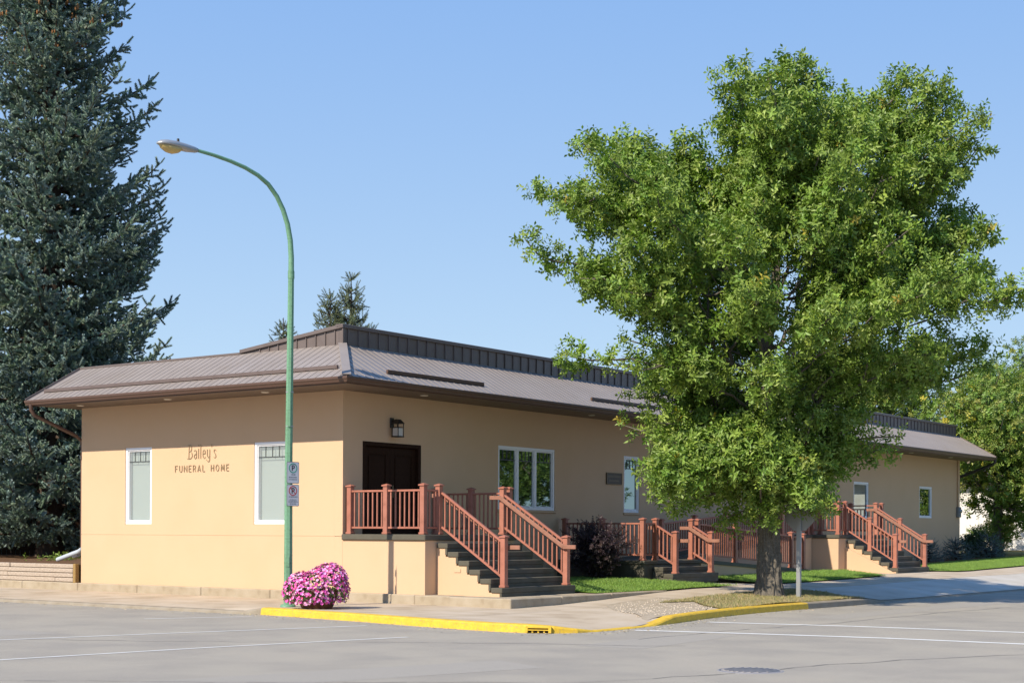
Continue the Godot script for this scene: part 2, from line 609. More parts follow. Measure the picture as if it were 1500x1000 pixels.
# ------------------------------------------------------------------ the scene
func _ready() -> void:
	rng.seed = 20240
	# camera
	var cam := Camera3D.new()
	cam.name = "camera"
	add_child(cam)
	var roll := 0.0049
	cam.transform = Transform3D(Basis(RT * cos(roll) + Vector3.UP * sin(roll), Vector3.UP * cos(roll) - RT * sin(roll), -FW), Vector3(-25.808, 1.372, 23.948))
	cam.near = 0.1
	cam.far = 1500.0
	cam.projection = Camera3D.PROJECTION_FRUSTUM
	cam.size = 2.0 * 500.0 / 2235.0 * cam.near
	cam.frustum_offset = Vector2(0, 280.57 / 2235.0 * cam.near)
	cam.current = true
	# sky
	var we := WorldEnvironment.new()
	we.name = "environment"
	var env := Environment.new()
	env.background_mode = Environment.BG_SKY
	var sm := ProceduralSkyMaterial.new()
	sm.sky_top_color = Color(0.375, 0.55, 0.79)
	sm.sky_horizon_color = Color(0.73, 0.82, 0.86)
	sm.sky_curve = 0.16
	sm.ground_horizon_color = Color(0.70, 0.70, 0.68)
	sm.ground_bottom_color = Color(0.45, 0.44, 0.42)
	sm.sun_angle_max = 1.0
	sm.energy_multiplier = 1.0
	var sky := Sky.new()
	sky.sky_material = sm
	env.sky = sky
	env.tonemap_mode = Environment.TONE_MAPPER_LINEAR
	env.tonemap_exposure = 1.42
	env.sdfgi_enabled = true
	env.ssao_enabled = true
	env.ssil_enabled = true
	we.environment = env
	add_child(we)
	# sun
	var sun := DirectionalLight3D.new()
	sun.name = "sun"
	sun.light_energy = 1.5
	sun.light_color = Color(1.0, 0.95, 0.87)
	sun.light_angular_distance = 0.55
	sun.shadow_enabled = true
	add_child(sun)
	sun.look_at_from_position(SUN_FROM * 30, Vector3.ZERO, Vector3.UP)

	make_materials()
	ground()
	building()
	porches()
	street_things()
	left_yard()
	right_yard()
	trees()
	across_the_street()

func make_materials() -> void:
	var fine := noise_image(3, 0.09, 512, 4)
	var coarse := noise_image(8, 0.012, 512, 4)
	var cloud := noise_image(21, 0.006, 512, 5)
	var speck := noise_image(5, 0.35, 512, 2)
	var stucco_n := normal_tex(noise_image(11, 0.16, 512, 4), 2.2)
	var fine_n := normal_tex(noise_image(12, 0.3, 512, 3), 2.0)
	var fine_t := ramp_tex(fine.duplicate(), [[0.0, grey(0.9)], [0.5, grey(0.965)], [1.0, grey(1.0)]])
	var cloud_t := ramp_tex(cloud.duplicate(), [[0.0, Color(0.93, 0.915, 0.89)], [0.5, grey(0.985)], [1.0, grey(1.0)]])
	var wall_t := ramp_tex(cloud.duplicate(), [[0.0, Color(0.985, 0.982, 0.976)], [0.5, grey(0.995)], [1.0, grey(1.0)]])
	var speck_t := ramp_tex(speck.duplicate(), [[0.0, grey(0.62)], [0.35, grey(0.84)], [0.6, grey(0.93)], [1.0, grey(1.0)]])
	var grit_t := ramp_tex(noise_image(15, 0.28, 1024, 3), [[0.0, grey(0.5)], [0.3, grey(0.78)], [0.5, grey(0.9)], [0.7, grey(0.97)], [1.0, grey(1.0)]])
	var road_t := ramp_tex(cloud.duplicate(), [[0.0, Color(0.91, 0.91, 0.915)], [0.4, Color(0.955, 0.95, 0.945)], [0.6, Color(0.98, 0.975, 0.965)], [1.0, Color(1.0, 0.99, 0.975)]])
	var walk_t := ramp_tex(cloud.duplicate(), [[0.0, Color(0.86, 0.84, 0.81)], [0.4, Color(0.95, 0.94, 0.92)], [1.0, grey(1.0)]])
	surface("stucco", Color(0.67, 0.468, 0.305), 0.92, fine_t, 0.9, stucco_n, 0.8, wall_t, 6.0)
	surface("asphalt", Color(0.47, 0.437, 0.38), 0.93, grit_t, 1.6, fine_n, 0.7, road_t, 7.0)
	surface("concrete", Color(0.56, 0.475, 0.375), 0.9, fine_t, 0.8, fine_n, 0.35, walk_t, 4.0)
	surface("new_concrete", Color(0.58, 0.55, 0.50), 0.88, fine_t, 0.9, fine_n, 0.3, walk_t, 6.0)
	surface("footing", Color(0.55, 0.47, 0.36), 0.92, speck_t, 1.1, fine_n, 0.8, walk_t, 1.7)
	surface("step_paint", Color(0.105, 0.098, 0.075), 0.75, fine_t, 0.5, fine_n, 0.3, walk_t, 1.5)
	surface("yellow_paint", Color(1, 1, 1), 0.7, ramp_tex(noise_image(19, 0.035, 512, 5), [[0.0, lin(0.36, 0.3, 0.22)], [0.19, lin(0.40, 0.33, 0.22)], [0.225, lin(0.62, 0.40, 0.04)], [0.5, lin(0.74, 0.48, 0.035)], [1.0, lin(0.78, 0.52, 0.05)]]), 1.1, fine_n, 0.6, walk_t, 0.9)
	surface("kerb_stone", Color(0.42, 0.37, 0.30), 0.93, speck_t, 0.7, fine_n, 0.8, walk_t, 1.3)
	surface("road_paint", Color(0.84, 0.84, 0.82), 0.8, ramp_tex(speck.duplicate(), [[0.0, grey(0.8)], [0.25, grey(0.93)], [0.5, grey(0.99)], [1.0, grey(1.0)]]), 1.0)
	surface("worn_paint", Color(0.70, 0.69, 0.66), 0.85, ramp_tex(noise_image(6, 0.2, 512, 3), [[0.0, grey(0.78)], [0.4, grey(0.9)], [0.6, grey(0.98)], [1.0, grey(1.0)]]), 1.0)
	var grass_t := ramp_tex(noise_image(31, 0.05, 512, 4), [[0.0, Color(0.72, 0.72, 0.55)], [0.5, Color(0.9, 0.92, 0.85)], [1.0, Color(1.0, 1.0, 0.95)]])
	surface("lawn", Color(0.15, 0.25, 0.04), 0.95, grass_t, 2.2)
	surface("dry_grass", Color(0.30, 0.25, 0.125), 0.97, ramp_tex(noise_image(33, 0.05, 512, 5), [[0.0, Color(0.68, 0.76, 0.6)], [0.45, Color(0.93, 0.93, 0.85)], [1.0, Color(1.0, 0.97, 0.9)]]), 2.0, fine_n, 0.9)
	surface("gravel", Color(0.55, 0.47, 0.37), 0.97, speck_t, 0.35, fine_n, 0.5, walk_t, 1.0)
	surface("soil", Color(0.22, 0.135, 0.085), 0.97, speck_t, 0.7, fine_n, 1.0, walk_t, 2.0)
	surface("far_ground", Color(0.13, 0.15, 0.07), 0.97, grass_t, 6.0)
	surface("bark", Color(0.27, 0.24, 0.20), 0.95, ramp_tex(noise_image(41, 0.06, 512, 4, FastNoiseLite.TYPE_CELLULAR), [[0.0, grey(0.45)], [0.5, grey(0.8)], [1.0, grey(1.0)]]), 0.9, normal_tex(noise_image(42, 0.05, 512, 4, FastNoiseLite.TYPE_CELLULAR), 6.0), 1.0)
	mats.bark.uv1_scale = Vector3(2.4, 0.75, 2.4)
	surface("spruce_bark", Color(0.10, 0.075, 0.06), 0.95, speck_t, 0.6, fine_n, 1.0)
	surface("timber", Color(0.56, 0.49, 0.42), 0.9, ramp_tex(noise_image(51, 0.03, 512, 5), [[0.0, Color(0.62, 0.58, 0.54)], [0.5, Color(0.88, 0.86, 0.84)], [1.0, grey(1.0)]]), 1.0)
	mats.timber.uv1_scale = Vector3(6, 6, 0.5)
	surface("white_render", Color(0.78, 0.77, 0.75), 0.9, fine_t, 1.0, stucco_n, 0.5, cloud_t, 3.0)
	# composite railings: a fine grain and slight fading
	surface("rail", Color(0.43, 0.165, 0.112), 0.55, fine_t, 0.35, null, 1.0, walk_t, 1.3)
	surface("rail_b", Color(0.405, 0.16, 0.112), 0.6, fine_t, 0.3, null, 1.0, walk_t, 0.8)
	surface("rail_c", Color(0.455, 0.185, 0.128), 0.55, fine_t, 0.4, null, 1.0, walk_t, 1.1)
	surface("rail_dull", Color(0.35, 0.165, 0.115), 0.6, fine_t, 0.3, null, 1.0, walk_t, 0.9)
	var roof_t := ramp_tex(coarse.duplicate(), [[0.0, Color(0.93, 0.92, 0.91)], [0.5, grey(0.975)], [1.0, grey(1.0)]])
	surface("roof_metal", Color(0.285, 0.25, 0.23), 0.48, roof_t, 3.5, null, 1.0, cloud_t, 6.0)
	surface("parapet_metal", Color(0.145, 0.115, 0.105), 0.42, roof_t, 2.5)
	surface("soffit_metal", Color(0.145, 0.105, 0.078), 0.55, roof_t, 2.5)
	surface("gutter_metal", Color(0.095, 0.052, 0.036), 0.5, roof_t, 1.5)
	surface("bar_brown", Color(0.135, 0.1, 0.09), 0.45, roof_t, 1.5)
	mat("dark_metal", Color(0.02, 0.018, 0.017), 0.45)
	mat("white_vinyl", Color(0.78, 0.79, 0.82), 0.4)
	mat("muntin", Color(0.05, 0.055, 0.06), 0.5)
	mat("blind", Color(0.215, 0.26, 0.238), 0.75)
	mat("room", Color(0.02, 0.02, 0.02), 0.9)
	mat("tinted_glass", Color(0.26, 0.31, 0.31), 0.015, 1.0)
	var g := mat("clear_glass", Color(0.85, 0.92, 0.9), 0.02)
	g.transparency = BaseMaterial3D.TRANSPARENCY_ALPHA
	g.albedo_color.a = 0.1
	var dw := surface("door_wood", Color(0.036, 0.016, 0.009), 0.6, ramp_tex(noise_image(61, 0.03, 512, 4), [[0.0, grey(0.6)], [0.5, grey(0.9)], [1.0, grey(1.0)]]), 1.0)
	dw.metallic_specular = 0.2
	dw.uv1_scale = Vector3(5, 0.5, 5)
	surface("lamp_green", Color(0.175, 0.36, 0.235), 0.55, ramp_tex(noise_image(71, 0.03, 512, 5), [[0.0, Color(0.62, 0.66, 0.6)], [0.35, Color(0.88, 0.9, 0.86)], [1.0, grey(1.0)]]), 0.9, null, 1.0, cloud_t, 3.0)
	mat("galvanised", Color(0.34, 0.35, 0.36), 0.45, 0.5)
	mat("bronze", Color(0.16, 0.115, 0.065), 0.5, 0.5)
	mat("sign_white", Color(0.62, 0.62, 0.64), 0.55)
	mat("sign_green", Color(0.02, 0.22, 0.16), 0.5)
	mat("sign_red", Color(0.33, 0.02, 0.03), 0.5)
	mat("sign_black", Color(0.015, 0.015, 0.018), 0.5)

# ------------------------------------------------------------------ ground and street
var kerb_line: Array = []

func kerb_top(i: int) -> float:
	# the kerb is worn down on the far left, dips at the crossing and at the driveway
	var p: Vector2 = kerb_line[i]
	var h := -0.16
	if p.y < 1.2 and p.x < -3.0: h = -0.235
	if p.y > 9.0: h = lerpf(-0.285, -0.16, ss(0.8, 2.2, absf(p.x + 3.1)))
	if p.x > 8.5: h = lerpf(-0.16, -0.275, ss(8.6, 10.6, p.x))
	return h

func kerb_part(parent: Node3D, called: String, i0: int, i1: int, m: Material) -> void:
	var st := start()
	for i in range(i0, i1):
		var q := []
		for k in [i, i + 1]:
			var p: Vector2 = kerb_line[k]
			var d: Vector2 = (kerb_line[mini(k + 1, kerb_line.size() - 1)] - kerb_line[maxi(k - 1, 0)]).normalized()
			var inn := Vector2(d.y, -d.x)       # towards the pavement
			var y := kerb_top(k)
			var pts := []
			for s in [[-0.03, -0.32], [-0.012, y - 0.025], [0.012, y - 0.004], [0.05, y + 0.004], [0.2, y + 0.004], [0.215, -0.32]]:
				var v: Vector2 = p + inn * s[0]
				pts.append(Vector3(v.x, s[1], v.y))
			q.append(pts)
		for j in 5:
			var mid: Vector3 = (q[0][2] + q[0][4]) / 2 - Vector3(0, 0.08, 0)
			face(st, [q[0][j], q[0][j + 1], q[1][j + 1], q[1][j]], (q[0][j] + q[0][j + 1]) / 2 - mid)
		if i == i0: face(st, q[0].duplicate(), q[0][0] - q[1][0])
		if i == i1 - 1: face(st, q[1].duplicate(), q[1][0] - q[0][0])
	part(parent, called, done(st), m)

func ground() -> void:
	var plane := PlaneMesh.new()
	plane.size = Vector2(1600, 1600)
	structure("ground", plane, mats.far_ground, at(Vector3(0, -0.5, 0)))
	structure("road", sheet(rect(-120, 160, -120, 60), -0.3, 20.0, func(_x, _z): return 0.0), mats.asphalt)
	var raw := [[-4.1, -90.0], [-4.1, -30.0], [-4.1, -12.0], [-4.12, -7.0], [-4.1, -4.5], [-4.18, -2.0], [-4.2, 0.2], [-4.15, 1.1], [-4.05, 1.55], [-4.15, 2.4], [-4.3, 3.3], [-4.55, 4.8], [-4.85, 6.2], [-5.05, 7.4], [-5.15, 8.3], [-5.1, 8.95], [-4.9, 9.35], [-4.55, 9.58], [-4.1, 9.68], [-3.5, 9.7], [-2.9, 9.67], [-2.3, 9.6], [-1.7, 9.52], [-1.1, 9.42], [-0.3, 9.28], [0.6, 9.12], [1.9, 8.96], [3.2, 8.87], [4.5, 8.86], [5.7, 8.9], [7.0, 8.96], [8.3, 8.98], [9.2, 8.93], [9.9, 8.8], [10.7, 8.75], [12.5, 8.8], [16.0, 8.85], [22.0, 8.9], [30.0, 8.9], [60.0, 8.9], [140.0, 8.9]]
	for r in raw: kerb_line.append(Vector2(r[0], r[1]))
	var inner: Array = []
	for p in kerb_line: inner.append(p)
	inner.append(Vector2(140, -90))
	# pavement, kept 0.1 m inside the kerb's face
	var pave: Array = []
	for i in kerb_line.size():
		var d: Vector2 = (kerb_line[mini(i + 1, kerb_line.size() - 1)] - kerb_line[maxi(i - 1, 0)]).normalized()
		pave.append(kerb_line[i] + Vector2(d.y, -d.x) * 0.12)
	pave.append(Vector2(140, -90))
	structure("pavement", sheet(pave, -0.004, 1.5, func(x, z): return minf(land(x, z), edge_cap(x, z))), mats.concrete)
	var k := thing("kerb", Vector3(-5, -0.3, 8), "", "")
	k.set_meta("kind", "structure")
	kerb_part(k, "worn_kerb", 0, 8, mats.kerb_stone)
	kerb_part(k, "yellow_kerb", 8, 29, mats.yellow_paint)
	kerb_part(k, "grey_kerb", 29, 40, mats.kerb_stone)
	# pavement joints: real grooves would be a few millimetres wide, so they are thin dark strips of sealant
	var joint := mat("joint_filler", Color(0.16, 0.14, 0.115), 0.95)
	var joints := thing("pavement_joint", Vector3(-2, -0.2, 0), "", "")
	joints.set_meta("kind", "structure")
	for z in [-18.0, -14.6, -11.2, -7.9, -4.6, -1.3, 2.9, 6.2]:
		part(joints, "joint", sheet(rect(-4.0 if z < 3.0 else -4.6, -0.16, z, z + 0.018), 0.001, 0.7), joint)
	for x in [1.2, 4.4, 12.0, 13.6, 15.2, 16.8, 18.4, 20.0, 21.6, 23.2, 24.8, 26.4]:
		part(joints, "joint", sheet(rect(x, x + 0.018, 5.05, 6.45), 0.001, 0.7), joint)
	part(joints, "joint", sheet(rect(1.0, 60.0, 6.45, 6.47), 0.001, 1.0), joint)
	# overlays
	structure("driveway", sheet([Vector2(10.4, 8.62), Vector2(9.6, 7.7), Vector2(10.2, 6.5), Vector2(33, 6.5), Vector2(34, 8.7), Vector2(10.9, 8.68)], 0.006, 1.0, func(x, z): return minf(land(x, z), edge_cap(x, z))), mats.new_concrete)
	structure("gravel_patch", sheet([Vector2(-1.9, 9.25), Vector2(-0.5, 8.2), Vector2(0.6, 7.0), Vector2(1.9, 5.95), Vector2(3.2, 5.75), Vector2(4.4, 5.9), Vector2(3.9, 7.0), Vector2(2.6, 8.1), Vector2(1.2, 8.8), Vector2(-0.2, 9.1)], 0.004, 0.5, func(x, z): return minf(land(x, z), edge_cap(x, z))), mats.gravel)
	var pebbles := []
	for i in 900:
		var x := rng.randf_range(-1.6, 4.0)
		var z := rng.randf_range(5.9, 9.0)
		if not Geometry2D.is_point_in_polygon(Vector2(x, z), PackedVector2Array([Vector2(-1.9, 9.2), Vector2(0.6, 7.0), Vector2(1.9, 6.0), Vector2(4.3, 6.0), Vector2(2.8, 8.3), Vector2(-0.2, 9.05)])): continue
		pebbles.append(Transform3D(aim(rand_dir(), 0).scaled(Vector3(1, 0.7, 1) * rng.randf_range(0.5, 1.5)), Vector3(x, minf(land(x, z), edge_cap(x, z)) + 0.008, z)))
	var stone := SphereMesh.new()
	stone.radius = 0.013; stone.height = 0.02; stone.radial_segments = 6; stone.rings = 3
	tag(scatter(self, "gravel", stone, mat("pebble", Color(0.54, 0.46, 0.365), 0.9), pebbles, []), "loose pale gravel spread beside the yellow kerb", "gravel", "", "stuff")
	var blvd := [Vector2(3.0, 6.6), Vector2(4.9, 6.52), Vector2(9.9, 6.52), Vector2(10.0, 7.3), Vector2(9.5, 8.0), Vector2(9.3, 8.7), Vector2(7.0, 8.78), Vector2(4.5, 8.68), Vector2(2.0, 8.78), Vector2(2.6, 8.1), Vector2(3.9, 7.0)]
	structure("boulevard", sheet(blvd, 0.02, 0.5, func(x, z): return land(x, z) + 0.05 * sin(x * 1.7) * sin(z * 2.3) * 0.4), mats.dry_grass)
	var lawns := [
		[Vector2(3.3, 1.0), Vector2(8.6, 1.0), Vector2(8.6, 2.9), Vector2(8.95, 3.5), Vector2(9.5, 4.6), Vector2(9.9, 4.95), Vector2(6.2, 4.92), Vector2(5.9, 4.78), Vector2(3.3, 4.78)],
		[Vector2(11.7, 2.86), Vector2(18.4, 2.86), Vector2(20.4, 3.2), Vector2(19.6, 4.95), Vector2(12.4, 4.95), Vector2(11.7, 4.4)],
		[Vector2(25.4, 1.6), Vector2(60, 1.6), Vector2(60, 5.0), Vector2(25.8, 4.95), Vector2(25.0, 4.4)],
		[Vector2(35.0, 6.55), Vector2(60, 6.55), Vector2(60, 8.6), Vector2(35.5, 8.6)]]
	for l in lawns: structure("lawn", sheet(l, 0.02, 0.6, lawn_y), mats.lawn)
	structure("mulch_bed", sheet(rect(25.3, 39.6, 0.0, 1.6), 0.03, 0.8, lawn_y), mats.soil)
	structure("mulch_bed", sheet(rect(3.35, 8.6, 0.0, 1.0), 0.03, 0.8, lawn_y), mats.soil)
	structure("dry_yard", sheet(rect(39.6, 75, -25, 1.6), 0.03, 2.0, lawn_y), mats.dry_grass)
	# grass blades
	var blade := start()
	for i in 7:
		var a := i * 2.4
		var p := Vector3(cos(a), 0, sin(a)) * 0.018 * (i % 3)
		var s := Vector3(cos(a + 1.2), 0, sin(a + 1.2)) * 0.005
		face(blade, [p - s, p + s, p + Vector3(cos(a) * 0.02, 0.045 + 0.012 * sin(i * 2.0), sin(a) * 0.02)], Vector3(cos(a), 0, sin(a)))
	var bm := done(blade)
	var gm := mat("grass_blades", Color(1, 1, 1), 0.7)
	gm.vertex_color_use_as_albedo = true
	var xfs := []
	var cols := []
	for l in lawns:
		var pv := PackedVector2Array(l)
		var lo := pv[0]
		var hi := pv[0]
		for p in pv:
			lo = lo.min(p); hi = hi.max(p)
		hi.x = minf(hi.x, 46)
		for i in int((hi.x - lo.x) * (hi.y - lo.y) * 210):
			var p := Vector2(rng.randf_range(lo.x, hi.x), rng.randf_range(lo.y, hi.y))
			if Geometry2D.is_point_in_polygon(p, pv):
				xfs.append(Transform3D(aim((Vector3.UP + rand_dir() * 0.25).normalized(), rng.randf() * TAU).scaled(Vector3.ONE * rng.randf_range(0.7, 1.3)), Vector3(p.x, lawn_y(p.x, p.y) + 0.018, p.y)))
				cols.append(tint(Color(0.17, 0.28, 0.05), 0.25))
	tag(scatter(self, "grass", bm, gm, xfs, cols), "short mown green grass growing in the lawns by the building", "grass", "", "stuff")
	xfs = []
	cols = []
	for i in 9000:
		var p := Vector2(rng.randf_range(2.0, 10.0), rng.randf_range(6.5, 8.8))
		if Geometry2D.is_point_in_polygon(p, PackedVector2Array(blvd)) and rng.randf() < 0.85:
			xfs.append(Transform3D(aim((Vector3.UP + rand_dir() * 0.6).normalized(), rng.randf() * TAU).scaled(Vector3.ONE * rng.randf_range(0.5, 1.2)), Vector3(p.x, land(p.x, p.y) + 0.015, p.y)))
			cols.append(tint(Color(0.34, 0.28, 0.14) if rng.randf() < 0.75 else Color(0.2, 0.22, 0.07), 0.25))
	tag(scatter(self, "dry_grass", bm, gm, xfs, cols), "thin straw coloured grass round the foot of the street tree", "grass", "", "stuff")
	var bits := start()
	face(bits, [Vector3(-0.02, 0.004, 0), Vector3(0.0, 0.012, 0.012), Vector3(0.03, 0.003, 0.002), Vector3(0.0, 0.006, -0.013)], Vector3.UP)
	xfs = []
	cols = []
	for i in 900:
		var k2 := rng.randi_range(3, 36)
		var p: Vector2 = kerb_line[k2].lerp(kerb_line[k2 + 1], rng.randf())
		var d: Vector2 = (kerb_line[k2 + 1] - kerb_line[k2]).normalized()
		p += Vector2(-d.y, d.x) * (0.05 + absf(rng.randfn(0, 0.3)))
		xfs.append(Transform3D(Basis(Vector3.UP, rng.randf() * TAU).scaled(Vector3.ONE * rng.randf_range(0.4, 1.3)), Vector3(p.x, -0.298, p.y)))
		cols.append(tint(Color(0.55, 0.45, 0.27) if rng.randf() < 0.6 else Color(0.2, 0.16, 0.1), 0.3))
	tag(scatter(self, "fallen_leaves", done(bits), gm, xfs, cols), "dry leaf scraps and grit lying in the gutter along the kerb", "litter", "", "stuff")
	# painted lines
	lines()
	# footing along the wall and the concrete strip below the stairs
	var f := thing("footing", Vector3(-0.1, -0.2, 0), "", "")
	f.set_meta("kind", "structure")
	var zz := -14.2
	while zz < 2.3:
		var z1 := minf(zz + 2.4, 2.3)
		pbox(f, "footing_stone", mats.footing, Vector3(-0.15, -0.32, zz + 0.006), Vector3(0.06, rng.randf_range(-0.006, 0.004), z1 - 0.006), 0.018)
		zz = z1
	pbox(f, "footing_stone", mats.footing, Vector3(-0.17, -0.32, 2.306), Vector3(0.44, 0.0, 3.3), 0.02)
	pbox(f, "footing_stone", mats.footing, Vector3(-0.22, -0.32, 3.312), Vector3(0.44, -0.006, 4.3), 0.02)
	pbox(f, "footing_stone", mats.footing, Vector3(-0.28, -0.32, 4.306), Vector3(1.6, -0.004, 5.02), 0.02)
	pbox(f, "footing_stone", mats.footing, Vector3(1.61, -0.32, 4.3), Vector3(3.6, 0.0, 5.02), 0.02)
	pbox(f, "footing_stone", mats.footing, Vector3(3.61, -0.32, 4.74), Vector3(6.1, 0.004, 5.02), 0.02)

func edge_cap(x: float, z: float) -> float:
	# the pavement comes down to the kerb where the kerb dips
	var y := 0.5
	if z > 7.6: y = minf(y, lerpf(-0.285, 0.5, clampf((absf(x + 3.1) - 1.1) / 6.0 + (9.5 - z) / 9.0, 0, 1)))
	if x > 9.6 and z > 6.6: y = minf(y, lerpf(-0.285, 0.1, clampf((8.8 - z) / 2.4, 0, 1)))
	if x < -2.5 and z < 1.3: y = minf(y, lerpf(-0.238, -0.196, clampf((x + 4.0) / 1.2, 0, 1)))
	return y

func lawn_y(x: float, z: float) -> float:
	var rise := 0.07 * clampf(4.8 - z, 0, 2.0)
	if x < 6.2: return maxf(land(x, z), -0.01) + rise * 0.8
	return land(x, z) + rise * (1.0 if x < 25 else 0.3)

func stripe(t: Node3D, pts: Array, w: float) -> void:
	# a painted line that follows pts; each length has its own slightly ragged edge
	var st := start()
	for i in range(pts.size() - 1):
		var a: Vector2 = pts[i]
		var b: Vector2 = pts[i + 1]
		var n := maxi(1, int(a.distance_to(b) / 0.25))
		var d := (b - a).normalized()
		var s := Vector2(-d.y, d.x)
		for k in n:
			var p := a.lerp(b, float(k) / n)
			var q := a.lerp(b, float(k + 1) / n)
			var w0 := w * (0.5 + 0.06 * sin(k * 2.1 + i)) 
			var w1 := w * (0.5 + 0.06 * sin((k + 1) * 2.1 + i))
			face(st, [v3(p - s * w0), v3(p + s * w0), v3(q + s * w1), v3(q - s * w1)], Vector3.UP)
	part(t, "painted_line", done(st), mats.road_paint if pts[0].x > -4.0 else mats.worn_paint)

func v3(p: Vector2) -> Vector3:
	return Vector3(p.x, -0.296, p.y)

func lines() -> void:
	var t := thing("road_marking", Vector3(-6, -0.3, 6), "", "")
	t.set_meta("kind", "structure")
	stripe(t, [Vector2(-14.5, 3.0), Vector2(-11.7, 3.8), Vector2(-9.0, 4.55), Vector2(-5.4, 5.6)], 0.1)
	stripe(t, [Vector2(-17.0, 6.3), Vector2(-13.9, 6.9), Vector2(-10.7, 7.35), Vector2(-7.2, 8.1)], 0.1)
	stripe(t, [Vector2(-6.6, 1.0), Vector2(-4.7, 1.95)], 0.1)
	stripe(t, [Vector2(-3.3, 9.95), Vector2(-2.8, 11.9), Vector2(-2.35, 14.1), Vector2(-2.2, 16.6), Vector2(-2.1, 19.5)], 0.14)
	stripe(t, [Vector2(-0.3, 9.7), Vector2(0.3, 12.4), Vector2(0.6, 15.4), Vector2(0.8, 19.5)], 0.14)
	# cracks sealed with tar: thin wandering strips
	var c := thing("road_crack", Vector3(-8, -0.3, 10), "", "")
	c.set_meta("kind", "structure")
	var tar := mat("tar", Color(0.15, 0.143, 0.138), 0.8)
	for spec in [[Vector2(-20, 11.5), Vector2(2, 19), 0.5], [Vector2(-12.5, 2.0), Vector2(-6.0, 12.5), 0.4], [Vector2(-5.2, 11.2), Vector2(12, 12.4), 0.3], [Vector2(-16, 8.6), Vector2(-9, 18), 0.4]]:
		var st := start()
		var a: Vector2 = spec[0]
		var b: Vector2 = spec[1]
		var n := int(a.distance_to(b) / 0.35)
		var d := (b - a).normalized()
		var s := Vector2(-d.y, d.x)
		var prev := a
		var off := 0.0
		for k in range(1, n + 1):
			off = off * 0.92 + rng.randf_range(-0.12, 0.12) * spec[2] * 2.0
			var q := a.lerp(b, float(k) / n) + s * off
			var w := rng.randf_range(0.006, 0.016)
			face(st, [v3(prev - s * w), v3(prev + s * w), v3(q + s * w), v3(q - s * w)], Vector3.UP)
			prev = q
		part(c, "crack", done(st), tar)
	var patch := surface("patched_asphalt", Color(0.43, 0.4, 0.352), 0.93, mats.asphalt.albedo_texture, 0.7, mats.asphalt.normal_texture, 0.6)
	for pl in [[Vector2(-19, 9.3), Vector2(-9.8, 11.9), Vector2(-10.3, 13.0), Vector2(-19.6, 10.5)], [Vector2(-7.0, 11.2), Vector2(-3.6, 11.0), Vector2(-3.4, 12.0), Vector2(-6.9, 12.3)], [Vector2(-11.5, -6), Vector2(-9.9, -6), Vector2(-10.2, 3.2), Vector2(-11.6, 3.0)], [Vector2(2.5, 10.4), Vector2(18, 10.6), Vector2(18, 11.5), Vector2(2.4, 11.2)]]:
		part(c, "patch", sheet(pl, -0.2985, 3.0, func(_x, _z): return 0.0), patch)

# ------------------------------------------------------------------ the building
const WT := 4.63      # soffit height
const EO := 1.35      # how far the eaves stand out
const RE := 39.46     # the far end of the long front
const LZ := -9.44     # the far end of the left wall
const TOPIN := 0.33   # the roof's upper edge lies this far inside the walls
const TOPY := 5.735
const EAVEY := 4.765

func front(u: float, y: float, d: float) -> Vector3:
	return Vector3(u, y, -d)

func side(u: float, y: float, d: float) -> Vector3:
	return Vector3(d, y, u)

func wall_mesh(u0: float, u1: float, y0: float, y1: float, holes: Array, thick: float, map: Callable) -> ArrayMesh:
	var us := [u0, u1]
	var ys := [y0, y1]
	for h in holes:
		us.append(h[0]); us.append(h[1]); ys.append(h[2]); ys.append(h[3])
	us.sort(); ys.sort()
	var st := start()
	var out: Vector3 = map.call(0, 0, -1) - map.call(0, 0, 0)
	for i in range(us.size() - 1):
		for j in range(ys.size() - 1):
			if us[i + 1] - us[i] < 1e-4 or ys[j + 1] - ys[j] < 1e-4: continue
			var cu: float = (us[i] + us[i + 1]) / 2
			var cy: float = (ys[j] + ys[j + 1]) / 2
			var hole := false
			for h in holes:
				if cu > h[0] and cu < h[1] and cy > h[2] and cy < h[3]: hole = true
			if hole: continue
			for d in [0.0, thick]:
				face(st, [map.call(us[i], ys[j], d), map.call(us[i + 1], ys[j], d), map.call(us[i + 1], ys[j + 1], d), map.call(us[i], ys[j + 1], d)], out if d == 0.0 else -out)
	for h in holes + [[u0, u1, y0, y1]]:
		var own: bool = h[0] == u0 and h[1] == u1
		var c: Vector3 = map.call((h[0] + h[1]) / 2, (h[2] + h[3]) / 2, thick / 2)
		var q := [[h[0], h[2]], [h[1], h[2]], [h[1], h[3]], [h[0], h[3]]]
		for k in 4:
			var a: Array = q[k]
			var b: Array = q[(k + 1) % 4]
			var pts := [map.call(a[0], a[1], 0.0), map.call(b[0], b[1], 0.0), map.call(b[0], b[1], thick), map.call(a[0], a[1], thick)]
			var o: Vector3 = (pts[0] + pts[2]) / 2 - c
			face(st, pts, o if own else -o)
	return done(st)

func mbox(parent: Node3D, called: String, m: Material, map: Callable, u0: float, u1: float, y0: float, y1: float, d0: float, d1: float, bevel := 0.004) -> MeshInstance3D:
	return pbox(parent, called, m, map.call(u0, y0, d0), map.call(u1, y1, d1), bevel)

